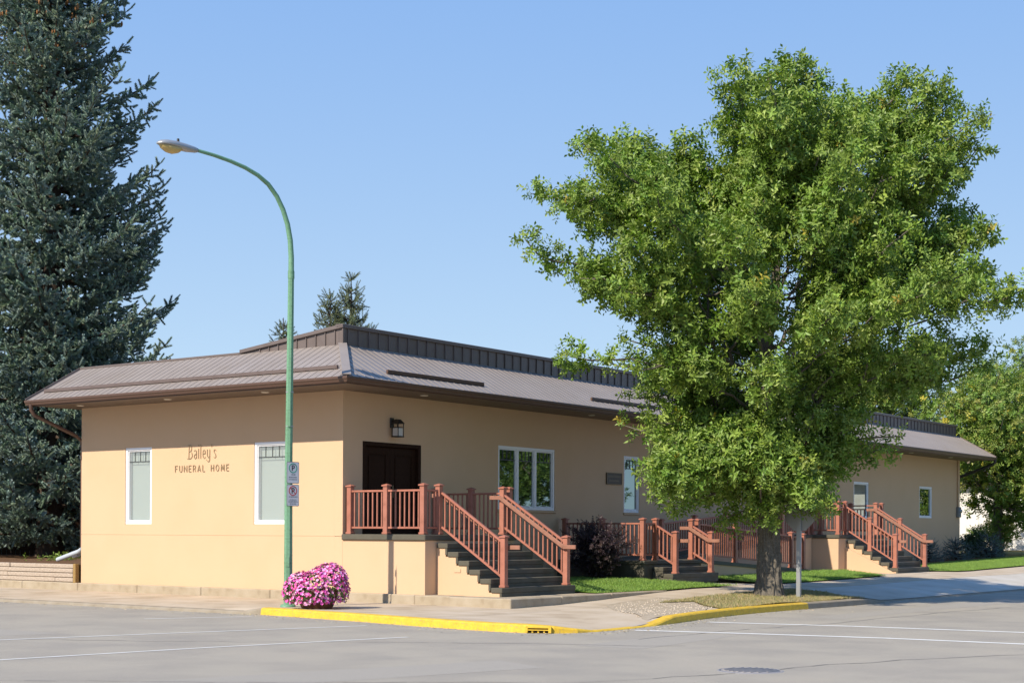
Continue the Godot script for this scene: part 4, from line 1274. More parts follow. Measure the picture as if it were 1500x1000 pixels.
func porches() -> void:
	var S: Material = mats.step_paint
	# first porch
	var p := thing("entrance_porch", Vector3(1.6, 0, 1.2), "tan porch with dark slab and seven steps by the double door", "porch")
	pbox(p, "porch_wall", mats.stucco, Vector3(0.004, -0.3, -0.05), Vector3(3.3, 1.2, 2.46), 0.003)
	pbox(p, "porch_slab", S, Vector3(-0.05, 1.201, 0.003), Vector3(3.36, 1.33, 2.5), 0.014)
	steps(p, 0.36, 3.18, 2.5, 1.33, 0.19, 6, 0.302, mats.stucco, -0.02)
	pbox(p, "vent_plate", mats.stucco, Vector3(0.375, 0.5, 2.98), Vector3(0.42, 0.58, 3.16), 0.004)
	var r := thing("porch_railing", Vector3(0.12, 1.33, 1.2), "red brown railing along the near side of the first porch", "railing", "red brown railings")
	for z in [0.13, 1.23, 2.31]: post(r, Vector3(0.12, 1.33, z))
	post(r, Vector3(0.58, 1.33, 2.38))
	span(r, Vector3(0.12, 1.33, 0.13), Vector3(0.12, 1.33, 1.23))
	span(r, Vector3(0.12, 1.33, 1.23), Vector3(0.12, 1.33, 2.31))
	span(r, Vector3(0.12, 1.33, 2.34), Vector3(0.58, 1.33, 2.38))
	r = thing("stair_railing", Vector3(0.58, 0.19, 4.2), "near sloping railing of the tallest stair, beside the planter side", "railing", "red brown railings")
	r.set_meta("label", "sloping red brown railing on the near edge of the big left stair")
	post(r, Vector3(0.58, 0.19, 4.2))
	span(r, Vector3(0.58, 1.33, 2.42), Vector3(0.58, 0.19, 4.2), 0.96, 0.2)
	handrail(r, Vector3(0.58, 1.33, 2.38), Vector3(0.58, 0.19, 4.2), Vector3(0.12, 0, 0), Vector3(0, 0, 1))
	r = thing("stair_railing", Vector3(2.96, 0.19, 4.2), "sloping red brown railing on the far edge of the big left stair", "railing", "red brown railings")
	post(r, Vector3(2.96, 1.33, 2.38))
	post(r, Vector3(2.96, 0.19, 4.2))
	span(r, Vector3(2.96, 1.33, 2.38), Vector3(2.96, 0.19, 4.2), 0.96, 0.2)
	handrail(r, Vector3(2.96, 1.33, 2.38), Vector3(2.96, 0.19, 4.2), Vector3(-0.12, 0, 0), Vector3(0, 0, 1))
	r = thing("porch_railing", Vector3(3.23, 1.33, 1.2), "shaded railing along the far side of the first porch, below the triple window", "railing", "red brown railings")
	for z in [0.12, 1.22, 2.36]: post(r, Vector3(3.23, 1.33, z))
	span(r, Vector3(3.23, 1.33, 0.12), Vector3(3.23, 1.33, 1.22))
	span(r, Vector3(3.23, 1.33, 1.22), Vector3(3.23, 1.33, 2.36))
	# middle platform with three risers
	p = thing("middle_platform", Vector3(10, 0, 1.4), "low grey painted concrete platform with two steps behind the purple shrub", "platform")
	pbox(p, "platform_base", S, Vector3(8.62, -0.3, 0.002), Vector3(11.6, 0.56, 2.8), 0.01)
	pbox(p, "platform_slab", S, Vector3(8.58, 0.561, 0.003), Vector3(11.62, 0.66, 2.85), 0.014)
	steps(p, 9.02, 11.5, 2.85, 0.66, 0.172, 2, 0.3, null, 0.0)
	r = thing("platform_railing", Vector3(8.72, 0.66, 1.4), "railing on the near edge of the low middle platform, partly behind the purple shrub", "railing", "red brown railings")
	for z in [0.2, 1.42, 2.7]: post(r, Vector3(8.72, 0.66, z))
	span(r, Vector3(8.72, 0.66, 0.2), Vector3(8.72, 0.66, 1.42))
	span(r, Vector3(8.72, 0.66, 1.42), Vector3(8.72, 0.66, 2.7))
	span(r, Vector3(8.72, 0.66, 2.72), Vector3(9.3, 0.66, 2.74))
	r = thing("stair_railing", Vector3(9.3, 0.32, 3.3), "short sloping railing on the near edge of the middle steps", "railing", "red brown railings")
	post(r, Vector3(9.3, 0.66, 2.74)); post(r, Vector3(9.3, 0.316, 3.36))
	span(r, Vector3(9.3, 0.66, 2.74), Vector3(9.3, 0.316, 3.36), 0.95, 0.22)
	handrail(r, Vector3(9.3, 0.66, 2.74), Vector3(9.3, 0.316, 3.36), Vector3(0.12, 0, 0), Vector3(0, 0, 1))
	r = thing("stair_railing", Vector3(11.22, 0.32, 3.3), "short sloping railing on the far edge of the middle steps", "railing", "red brown railings")
	post(r, Vector3(11.22, 0.66, 2.74)); post(r, Vector3(11.22, 0.316, 3.36))
	span(r, Vector3(11.22, 0.66, 2.74), Vector3(11.22, 0.316, 3.36), 0.95, 0.22)
	handrail(r, Vector3(11.22, 0.66, 2.74), Vector3(11.22, 0.316, 3.36), Vector3(-0.12, 0, 0), Vector3(0, 0, 1))
	# ramps
	p = thing("access_ramp", Vector3(15, 0, 2.2), "lower ramp running down from the middle platform past the street tree", "ramp")
	part(p, "ramp_wall", prism([Vector2(11.63, -0.3), Vector2(18.4, -0.3), Vector2(18.4, 0.16), Vector2(11.63, 0.56)], 1.62, 2.82, func(q, t): return Vector3(q.x, q.y, t)), mats.stucco)
	part(p, "ramp_deck", prism([Vector2(11.63, 0.562), Vector2(18.4, 0.162), Vector2(18.4, 0.27), Vector2(11.63, 0.66)], 1.6, 2.86, func(q, t): return Vector3(q.x, q.y, t)), S)
	p = thing("access_ramp", Vector3(16.5, 0, 0.8), "upper ramp climbing along the wall to the far porch", "ramp")
	part(p, "ramp_wall", prism([Vector2(11.63, -0.3), Vector2(21.38, -0.3), Vector2(21.38, 1.27), Vector2(11.63, 0.56)], 0.003, 1.55, func(q, t): return Vector3(q.x, q.y, t)), mats.stucco)
	part(p, "ramp_deck", prism([Vector2(11.63, 0.562), Vector2(21.38, 1.272), Vector2(21.38, 1.37), Vector2(11.63, 0.66)], 0.004, 1.585, func(q, t): return Vector3(q.x, q.y, t)), S)
	r = thing("ramp_railing", Vector3(15, 0.4, 2.74), "railing stepping down along the lower ramp behind the tree trunk", "railing", "red brown railings")
	var xs := [11.55, 13.75, 15.6, 17.4, 18.25]
	for i in xs.size():
		var y := lerpf(0.66, 0.27, (xs[i] - 11.63) / 6.77)
		post(r, Vector3(xs[i], y, 2.74))
		if i > 0: span(r, Vector3(xs[i - 1], lerpf(0.66, 0.27, (xs[i - 1] - 11.63) / 6.77), 2.74), Vector3(xs[i], y, 2.74))
	r = thing("ramp_railing", Vector3(16.5, 1.0, 1.45), "shaded railing climbing along the upper ramp beside the wall", "railing", "red brown railings")
	for i in 6:
		var x := lerpf(11.75, 21.25, i / 5.0)
		var y := lerpf(0.66, 1.37, (x - 11.63) / 9.75)
		post(r, Vector3(x, y, 1.45))
		if i > 0:
			var x_ := lerpf(11.75, 21.25, (i - 1) / 5.0)
			span(r, Vector3(x_, lerpf(0.66, 1.37, (x_ - 11.63) / 9.75), 1.45), Vector3(x, y, 1.45))
	# far porch
	p = thing("far_porch", Vector3(23.3, 0.1, 1.3), "tan porch with dark slab and steps beside the driveway", "porch")
	pbox(p, "porch_wall", mats.stucco, Vector3(21.42, -0.3, 0.002), Vector3(25.2, 1.25, 2.5), 0.012)
	pbox(p, "porch_slab", S, Vector3(21.38, 1.251, 0.003), Vector3(25.25, 1.37, 2.54), 0.014)
	steps(p, 22.0, 24.75, 2.54, 1.37, 0.181, 6, 0.3, mats.stucco, 0.1)
	part(p, "stair_side", prism([Vector2(2.5, 0.0), Vector2(4.25, 0.0), Vector2(4.25, 0.12), Vector2(2.5, 0.96)], 21.93, 21.99, func(q, t): return Vector3(t, q.y, q.x)), mats.stucco)
	r = thing("porch_railing", Vector3(21.52, 1.37, 2.0), "railing with a double top rail on the near side of the far porch", "railing", "red brown railings")
	post(r, Vector3(21.52, 1.37, 1.5)); post(r, Vector3(21.52, 1.37, 2.44)); post(r, Vector3(22.08, 1.37, 2.44))
	span(r, Vector3(21.52, 1.37, 1.5), Vector3(21.52, 1.37, 2.44), 1.03, 0.15, 0.9)
	span(r, Vector3(21.52, 1.37, 2.44), Vector3(22.08, 1.37, 2.44), 1.03, 0.15, 0.9)
	for sx in [[22.08, 0.12, "near"], [24.64, -0.12, "far"]]:
		r = thing("stair_railing", Vector3(sx[0], 0.28, 4.2), "sloping railing with a middle post on the %s edge of the far stair" % sx[2], "railing", "red brown railings")
		if sx[0] > 23: post(r, Vector3(sx[0], 1.37, 2.44))
		post(r, Vector3(sx[0], 0.827, 3.33)); post(r, Vector3(sx[0], 0.284, 4.22))
		span(r, Vector3(sx[0], 1.37, 2.44), Vector3(sx[0], 0.827, 3.33), 0.96, 0.2)
		span(r, Vector3(sx[0], 0.827, 3.33), Vector3(sx[0], 0.284, 4.22), 0.96, 0.2)
		handrail(r, Vector3(sx[0], 1.37, 2.44), Vector3(sx[0], 0.284, 4.22), Vector3(sx[1], 0, 0), Vector3(0, 0, 1))
	r = thing("porch_railing", Vector3(25.12, 1.37, 1.2), "railing on the far side of the far porch, below the small window", "railing", "red brown railings")
	for z in [0.12, 1.28, 2.44]: post(r, Vector3(25.12, 1.37, z))
	span(r, Vector3(25.12, 1.37, 0.12), Vector3(25.12, 1.37, 1.28), 1.03, 0.15, 0.9)
	span(r, Vector3(25.12, 1.37, 1.28), Vector3(25.12, 1.37, 2.44), 1.03, 0.15, 0.9)
	span(r, Vector3(24.64, 1.37, 2.44), Vector3(25.12, 1.37, 2.44), 1.03, 0.15, 0.9)

# ------------------------------------------------------------------ things in the street
func ring_loft(secs: Array, axis: Vector3, sides := 14) -> ArrayMesh:
	# secs: [centre, half width, up, down]
	var st := SurfaceTool.new()
	st.begin(Mesh.PRIMITIVE_TRIANGLES)
	st.set_smooth_group(0)
	var right := axis.cross(Vector3.UP).normalized()
	var rings := []
	for s in secs:
		var ring := []
		for k in sides:
			var a := TAU * k / sides
			ring.append(s[0] + right * cos(a) * s[1] + Vector3.UP * sin(a) * (s[2] if sin(a) > 0 else s[3]))
		rings.append(ring)
	for i in range(secs.size() - 1):
		var mid: Vector3 = (secs[i][0] + secs[i + 1][0]) / 2
		for k in sides:
			var l := (k + 1) % sides
			face(st, [rings[i][k], rings[i][l], rings[i + 1][l], rings[i + 1][k]], (rings[i][k] + rings[i][l] + rings[i + 1][k] + rings[i + 1][l]) / 4 - mid)
	face(st, rings[0].duplicate(), secs[0][0] - secs[1][0])
	face(st, rings[-1].duplicate(), secs[-1][0] - secs[-2][0])
	return done(st)

func round_rect(w: float, h: float, r: float) -> Array:
	var out := []
	for c in [[1, 1, 0], [-1, 1, 1], [-1, -1, 2], [1, -1, 3]]:
		for k in 4:
			var a: float = (c[2] + k / 3.0) * PI / 2
			out.append(Vector2(c[0] * (w / 2 - r) + cos(a) * r, c[1] * (h / 2 - r) + sin(a) * r))
	return out

func ring_mesh(r0: float, r1: float, d: float) -> ArrayMesh:
	return lathe([Vector2(r0, 0), Vector2(r0, d), Vector2(r1, d), Vector2(r1, 0)], 28)

func parking_sign(center: Vector3, n: Vector3, allowed: bool, label: String) -> void:
	var t := thing("parking_sign", center, label, "sign", "parking signs")
	var right := Vector3.UP.cross(n)
	var bs := Basis(right, Vector3.UP, n)
	var put := func(x: float, y: float, d: float) -> Transform3D: return Transform3D(bs, center + right * x + Vector3.UP * y + n * d)
	var plate := func(w: float, h: float, d0: float, d1: float) -> ArrayMesh: return prism(round_rect(w, h, 0.025), d0, d1, func(p, q): return Vector3(p.x, p.y, q))
	part(t, "plate", plate.call(0.31, 0.455, 0.0, 0.004), mats.galvanised, put.call(0, 0, 0))
	part(t, "border", plate.call(0.3, 0.445, 0.0, 0.001), mats.sign_black, put.call(0, 0, 0.0042))
	part(t, "face", plate.call(0.288, 0.433, 0.0, 0.001), mats.sign_white, put.call(0, 0, 0.0054))
	var turned := Basis(right, n, -Vector3.UP)
	var col: Material = mats.sign_green if allowed else mats.sign_red
	part(t, "ring", ring_mesh(0.083, 0.104, 0.0012), col, Transform3D(turned, center + Vector3.UP * 0.095 + n * 0.0066))
	var m := TextMesh.new()
	var f := SystemFont.new()
	f.font_names = PackedStringArray(["Droid Sans"])
	f.font_weight = 700
	m.font = f
	m.text = "P"
	m.font_size = 32
	m.pixel_size = 0.0052
	m.depth = 0.001
	m.curve_step = 1.0
	part(t, "symbol", m, mats.sign_black, put.call(0, 0.095, 0.0075))
	if not allowed: part(t, "slash", bevel_box(Vector3(0.018, 0.18, 0.001), 0.0002), col, Transform3D(bs * Basis(Vector3.BACK, 0.78), center + Vector3.UP * 0.095 + n * 0.0092))
	# worn small print, too small to read
	var st := start()
	for row in ([[-0.055, 0.1, 0.028], [-0.11, 0.2, 0.026], [-0.155, 0.21, 0.024]] if allowed else [[-0.045, 0.19, 0.026], [-0.1, 0.16, 0.018], [-0.125, 0.21, 0.018], [-0.15, 0.22, 0.018], [-0.19, 0.15, 0.024]]):
		var x: float = -row[1] / 2
		while x < row[1] / 2:
			var w := rng.randf_range(0.008, 0.018)
			face(st, [Vector3(x, row[0], 0), Vector3(x + w, row[0], 0), Vector3(x + w, row[0] + row[2], 0), Vector3(x, row[0] + row[2], 0)], Vector3.BACK)
			x += w + rng.randf_range(0.006, 0.014)
	part(t, "small_print", done(st), mat("print_grey", Color(0.12, 0.12, 0.13), 0.6), put.call(0, 0, 0.0072)).set_meta("kind", "stuff")
	part(t, "bracket", bevel_box(Vector3(0.16, 0.03, 0.03), 0.004), mats.galvanised, put.call(-0.03, 0.17, -0.02))
	part(t, "bracket", bevel_box(Vector3(0.16, 0.03, 0.03), 0.004), mats.galvanised, put.call(-0.03, -0.17, -0.02))

func street_things() -> void:
	# street lamp
	var b := Vector3(-2.81, -0.2, 1.06)
	var t := thing("street_lamp", b, "tall green octagonal street lamp with curved arm and silver head", "street lamp")
	var d := Vector3(-0.97, 0, -0.24).normalized()
	part(t, "pole", tube([b, b + Vector3(0, 3.0, 0), b + Vector3(0.015, 7.0, 0.03)], [0.098, 0.084, 0.064], 8, false), mats.lamp_green)
	part(t, "base_plate", lathe([Vector2(0.001, 0.05), Vector2(0.15, 0.05), Vector2(0.17, 0.0)], 8), mats.lamp_green, at(b))
	var arm := []
	var rad := []
	var c0 := b + Vector3(0.015, 0, 0.03)
	var prof := [[0.0, 6.98], [0.0, 7.35], [0.03, 7.7], [0.11, 8.03], [0.24, 8.32], [0.42, 8.58], [0.66, 8.8], [0.95, 8.95], [1.3, 9.06], [1.7, 9.14], [2.15, 9.2], [2.62, 9.24]]
	for i in prof.size():
		arm.append(c0 + d * prof[i][0] * 0.85 + Vector3(0, prof[i][1], 0))
		rad.append(lerpf(0.061, 0.035, i / 11.0))
	part(t, "arm", tube(arm, rad, 10), mats.lamp_green)
	part(t, "collar", tube([c0 + Vector3(0, 6.9, 0), c0 + Vector3(0, 7.06, 0)], [0.07, 0.069], 12), mats.lamp_green)
	part(t, "cable_box", bevel_box(Vector3(0.06, 0.75, 0.03), 0.006), mats.lamp_green, Transform3D(Basis(RT, Vector3.UP, -FW), b + Vector3(0, 4.15, 0) - FW * 0.088 + RT * 0.02))
	for h in [3.78, 4.5]: part(t, "strap", tube([b + Vector3(0.01, h, 0.01), b + Vector3(0.01, h + 0.025, 0.01)], [0.088, 0.088], 8, false), mats.galvanised)
	part(t, "access_cover", bevel_box(Vector3(0.08, 0.22, 0.012), 0.004), mats.lamp_green, Transform3D(Basis(RT, Vector3.UP, -FW), b + Vector3(0, 0.95, 0) - FW * 0.092))
	var e: Vector3 = arm[-1]
	var hd := part(t, "lamp_head", ring_loft([[e - d * 0.04, 0.035, 0.035, 0.04], [e + d * 0.02, 0.06, 0.055, 0.06], [e + d * 0.22, 0.1, 0.085, 0.075], [e + d * 0.45, 0.145, 0.105, 0.055], [e + d * 0.65, 0.15, 0.1, 0.03], [e + d * 0.78, 0.11, 0.075, 0.02], [e + d * 0.85, 0.05, 0.03, 0.01]], d), mats.galvanised)
	part(hd, "lens", ring_loft([[e + d * 0.32 - Vector3(0, 0.04, 0), 0.06, 0.02, 0.03], [e + d * 0.4 - Vector3(0, 0.04, 0), 0.115, 0.02, 0.09], [e + d * 0.52 - Vector3(0, 0.035, 0), 0.13, 0.02, 0.13], [e + d * 0.65 - Vector3(0, 0.03, 0), 0.125, 0.02, 0.12], [e + d * 0.76 - Vector3(0, 0.02, 0), 0.085, 0.01, 0.07], [e + d * 0.81 - Vector3(0, 0.01, 0), 0.03, 0.005, 0.02]], d), mat("amber_lens", Color(0.5, 0.36, 0.13), 0.18))
	part(hd, "photocell", tube([e + d * 0.4 + Vector3(0, 0.09, 0), e + d * 0.4 + Vector3(0, 0.16, 0)], [0.03, 0.025], 8), mats.dark_metal)
	# signs on the pole
	var n := Vector3(-0.2, 0, 0.98).normalized()
	var face_at := b + RT * 0.105 - FW * 0.115
	parking_sign(Vector3(face_at.x, 2.615, face_at.z), n, true, "grey parking sign with green ring, upper of two on the lamp pole")
	parking_sign(Vector3(face_at.x, 2.14, face_at.z), n, false, "grey no parking sign with red ring, lower of two on the lamp pole")
	# planter
	var p := Vector3(-3.0, -0.2, 2.08)
	t = thing("flower_planter", p, "brown bowl planter overflowing with pink petunias beside the lamp pole", "planter")
	part(t, "bowl", lathe([Vector2(0.001, 0.0), Vector2(0.3, 0.0), Vector2(0.33, 0.04), Vector2(0.42, 0.26), Vector2(0.46, 0.36), Vector2(0.47, 0.4), Vector2(0.43, 0.4), Vector2(0.4, 0.33), Vector2(0.001, 0.32)], 28), mat("planter_brown", Color(0.12, 0.045, 0.02), 0.6), at(p))
	part(t, "rim", lathe([Vector2(0.455, 0.34), Vector2(0.49, 0.35), Vector2(0.49, 0.4), Vector2(0.455, 0.405)], 28), mat("planter_brown", Color(0.12, 0.045, 0.02), 0.6), at(p))
	var fl := start()
	for k in 5:
		var a := TAU * k / 5
		var q := TAU * (k + 0.5) / 5
		var r := TAU * (k - 0.5) / 5
		face(fl, [Vector3.ZERO, Vector3(cos(r) * 0.026, 0.014, sin(r) * 0.026), Vector3(cos(a) * 0.036, 0.016, sin(a) * 0.036)], Vector3.UP)
		face(fl, [Vector3.ZERO, Vector3(cos(a) * 0.036, 0.016, sin(a) * 0.036), Vector3(cos(q) * 0.026, 0.014, sin(q) * 0.026)], Vector3.UP)
	var fm := mat("petals", Color(1, 1, 1), 0.6)
	fm.vertex_color_use_as_albedo = true
	fm.backlight_enabled = true
	fm.backlight = Color(0.5, 0.3, 0.45)
	var xfs := []
	var cols := []
	var gx := []
	var gc := []
	var humps := [[p + Vector3(0, 0.38, 0) + RT * 0.08, Vector3(0.58, 0.44, 0.58)], [p + Vector3(0, 0.55, 0) + RT * 0.25, Vector3(0.37, 0.39, 0.4)], [p + Vector3(0, 0.35, 0) - RT * 0.28, Vector3(0.42, 0.4, 0.42)], [p + Vector3(0, 0.26, 0) - RT * 0.03 - FW * 0.2, Vector3(0.54, 0.34, 0.45)]]
	for h in humps:
		for i in 1150:
			var o := rand_dir()
			if o.y < -0.55: continue
			var rr := rng.randf_range(0.88, 1.04)
			var q: Vector3 = h[0] + Vector3(o.x * h[1].x, o.y * h[1].y, o.z * h[1].z) * rr
			if q.y < p.y + 0.12: continue
			var deep := false
			for g in humps:
				var v: Vector3 = (q - g[0]) / g[1]
				if v.length() < 0.84: deep = true
			if deep: continue
			var roll := rng.randf()
			if roll < lerpf(0.45, 0.78, clampf((q.y - p.y) / 0.7, 0, 1)):
				xfs.append(Transform3D(aim((o + rand_dir() * 0.5 + Vector3(0, 0.2, 0)).normalized(), rng.randf() * TAU).scaled(Vector3.ONE * rng.randf_range(0.7, 1.1)), q))
				var pink := Color(0.74, 0.12, 0.45) if rng.randf() < 0.5 else (Color(0.84, 0.40, 0.66) if rng.randf() < 0.75 else Color(0.66, 0.06, 0.26))
				cols.append(tint(pink, 0.15))
			else:
				gx.append(Transform3D(aim((o + rand_dir() * 0.6).normalized(), rng.randf() * TAU).scaled(Vector3.ONE * 0.45), q - o * 0.07))
				gc.append(tint(Color(0.09, 0.15, 0.035), 0.25))
	scatter(t, "petunia_flowers", done(fl), fm, xfs, cols)
	scatter(t, "petunia_leaves", twig_mesh(6, 0.14, 0.12, 0.06), leaf_mat("leaves"), gx, gc)
	# stop sign, seen from behind
	var s := Vector3(7.3, land(7.3, 7.9), 7.9)
	t = thing("stop_sign", s, "grey back of an octagonal sign on a steel post beside the street tree", "sign")
	var oct := []
	for k in 8: oct.append(Vector2(cos(PI / 8 + k * PI / 4), sin(PI / 8 + k * PI / 4)) * 0.405)
	part(t, "plate", prism(oct, 0.0, 0.004, func(q, u): return s + Vector3(0.045 + u, 1.98 + q.y, q.x)), mats.galvanised)
	part(t, "face", prism(oct.map(func(q): return q * 0.985), 0.0, 0.001, func(q, u): return s + Vector3(0.0495 + u, 1.98 + q.y, q.x)), mats.sign_red)
	var stop := TextMesh.new()
	var sf := SystemFont.new()
	sf.font_names = PackedStringArray(["Droid Sans"])
	sf.font_weight = 700
	stop.font = sf
	stop.text = "STOP"
	stop.font_size = 32
	stop.pixel_size = 0.0078
	stop.depth = 0.001
	part(t, "word", stop, mats.sign_white, Transform3D(Basis(Vector3(0, 0, -1), Vector3.UP, Vector3.RIGHT), s + Vector3(0.0515, 1.98, 0)))
	pbox(t, "post", mats.galvanised, s + Vector3(-0.03, -0.3, -0.05), s + Vector3(-0.018, 2.45, 0.05), 0.003)
	for k in [-1.0, 1.0]: pbox(t, "post_flange", mats.galvanised, s + Vector3(-0.017, -0.3, k * 0.05 - 0.006), s + Vector3(0.04, 2.45, k * 0.05 + 0.006), 0.003)
	for y in [1.75, 2.2]: part(t, "bolt", tube([s + Vector3(-0.04, y, 0), s + Vector3(0.05, y, 0)], [0.012, 0.012], 6), mats.galvanised)
	# storm drain in the kerb
	var dc := Vector3(-5.03, -0.25, 9.13)
	var dv := Vector3(0.42, 0, 0.9).normalized()
	var dn := Vector3(-dv.z, 0, dv.x)
	t = thing("storm_drain", dc, "slotted storm drain inlet set in the yellow kerb at the corner", "drain")
	var bs := Basis(dv, Vector3.UP, dn)
	var put := func(x: float, y: float, q: float) -> Transform3D: return Transform3D(bs, dc + dv * x + Vector3(0, y, 0) + dn * q)
	part(t, "casting", bevel_box(Vector3(0.42, 0.03, 0.06), 0.006), mats.yellow_paint, put.call(0, 0.05, 0.035))
	part(t, "casting", bevel_box(Vector3(0.42, 0.018, 0.06), 0.006), mats.yellow_paint, put.call(0, 0.005, 0.035))
	for x in [-0.2, 0.2]: part(t, "casting", bevel_box(Vector3(0.05, 0.11, 0.062), 0.006), mats.yellow_paint, put.call(x, 0.01, 0.034))
	for x in [-0.1, 0.0, 0.1]: part(t, "grate_bar", bevel_box(Vector3(0.03, 0.04, 0.03), 0.004), mats.yellow_paint, put.call(x, -0.025, 0.03))
	part(t, "opening", bevel_box(Vector3(0.36, 0.085, 0.01), 0.001), mats.room, put.call(0, 0.005, 0.02))
	# manhole cover
	var mc := Vector3(-9.04, -0.3, 15.18)
	t = thing("manhole_cover", mc, "round cast iron manhole cover in the road at the bottom of picture", "manhole cover")
	var iron := mat("cast_iron", Color(0.29, 0.275, 0.275), 0.6, 0.2)
	part(t, "frame_ring", lathe([Vector2(0.37, 0.0), Vector2(0.37, 0.008), Vector2(0.4, 0.006), Vector2(0.41, 0.0)], 40), iron, at(mc))
	part(t, "lid", lathe([Vector2(0.36, 0.0), Vector2(0.36, 0.008), Vector2(0.001, 0.009)], 40), iron, at(mc))
	for k in range(-4, 5):
		var hw := sqrt(0.33 * 0.33 - pow(k * 0.075, 2))
		pbox(t, "tread_rib", iron, mc + Vector3(-hw, 0.008, k * 0.075 - 0.012), mc + Vector3(hw, 0.017, k * 0.075 + 0.012), 0.003)

# ------------------------------------------------------------------ left: retaining wall, soil, fence
func left_yard() -> void:
	var t := thing("timber_retaining_wall", Vector3(-0.1, 0, -11.5), "low weathered timber retaining wall at the left end of the building", "retaining wall")
	var joins := [[-9.62, -12.4, -18.0], [-9.62, -13.2, -18.0], [-9.62, -12.5, -15.2, -18.0], [-9.62, -10.4, -14.0, -18.0]]
	for k in 4:
		for j in range(joins[k].size() - 1):
			var y := 0.375 - k * 0.122
			pbox(t, "timber", mats.timber, Vector3(-0.12 + rng.randf_range(-0.012, 0.012), y, joins[k][j + 1] + 0.008), Vector3(0.03, y + 0.112 + rng.randf_range(-0.004, 0.004), joins[k][j] - 0.006), 0.016)
	pbox(t, "timber", mats.timber, Vector3(-0.1, -0.12, -18), Vector3(0.03, 0.004, -9.63), 0.012)
	pbox(t, "end_post", surface("cut_wood", Color(0.40, 0.28, 0.12), 0.9, mats.timber.albedo_texture, 0.4), Vector3(-0.14, -0.02, -9.605), Vector3(0.0, 0.5, -9.5), 0.012)
	var hump := func(x: float, z: float) -> float: return 0.47 + 0.06 * ss(0, 5, x) + 0.03 * sin(x * 1.9) * cos(z * 1.3)
	structure("soil", sheet(rect(-0.02, 30, -60, -9.5), 0.0, 1.2, hump), mats.soil)
	# a board fence in the shade behind the spruces
	var f := thing("board_fence", Vector3(8, 0.5, -24), "dark wooden board fence in deep shade under the spruce", "fence")
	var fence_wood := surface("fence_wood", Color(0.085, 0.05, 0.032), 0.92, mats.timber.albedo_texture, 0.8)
	for k in 110:
		var p := Vector3(-2.5, 0.4, -27.0) + Vector3(0.865, 0, 0.5) * (k * 0.155)
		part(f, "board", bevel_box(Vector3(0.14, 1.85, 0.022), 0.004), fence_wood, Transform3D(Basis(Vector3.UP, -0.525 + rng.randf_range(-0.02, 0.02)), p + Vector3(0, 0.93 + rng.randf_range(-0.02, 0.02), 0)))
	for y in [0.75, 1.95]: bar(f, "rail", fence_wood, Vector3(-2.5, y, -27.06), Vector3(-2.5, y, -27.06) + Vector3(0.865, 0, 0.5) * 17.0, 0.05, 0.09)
	# weeds by the trunk
	var w := thing("weed_patch", Vector3(4.2, 0.5, -14.5), "small bright green weeds on bare soil at the spruce foot", "weeds")
	var tw := twig_mesh(7, 0.2, 0.16, 0.06)
	var xfs := []
	var cols := []
	for i in 70:
		var q := Vector3(rng.randf_range(1.6, 4.2), 0, rng.randf_range(-14.6, -12.2))
		xfs.append(Transform3D(aim((Vector3.UP + rand_dir() * 0.4).normalized(), rng.randf() * TAU).scaled(Vector3.ONE * rng.randf_range(0.5, 1.1)), Vector3(q.x, hump.call(q.x, q.z), q.z)))
		cols.append(tint(Color(0.17, 0.24, 0.04), 0.25))
	scatter(w, "leaves", tw, leaf_mat("leaves"), xfs, cols)

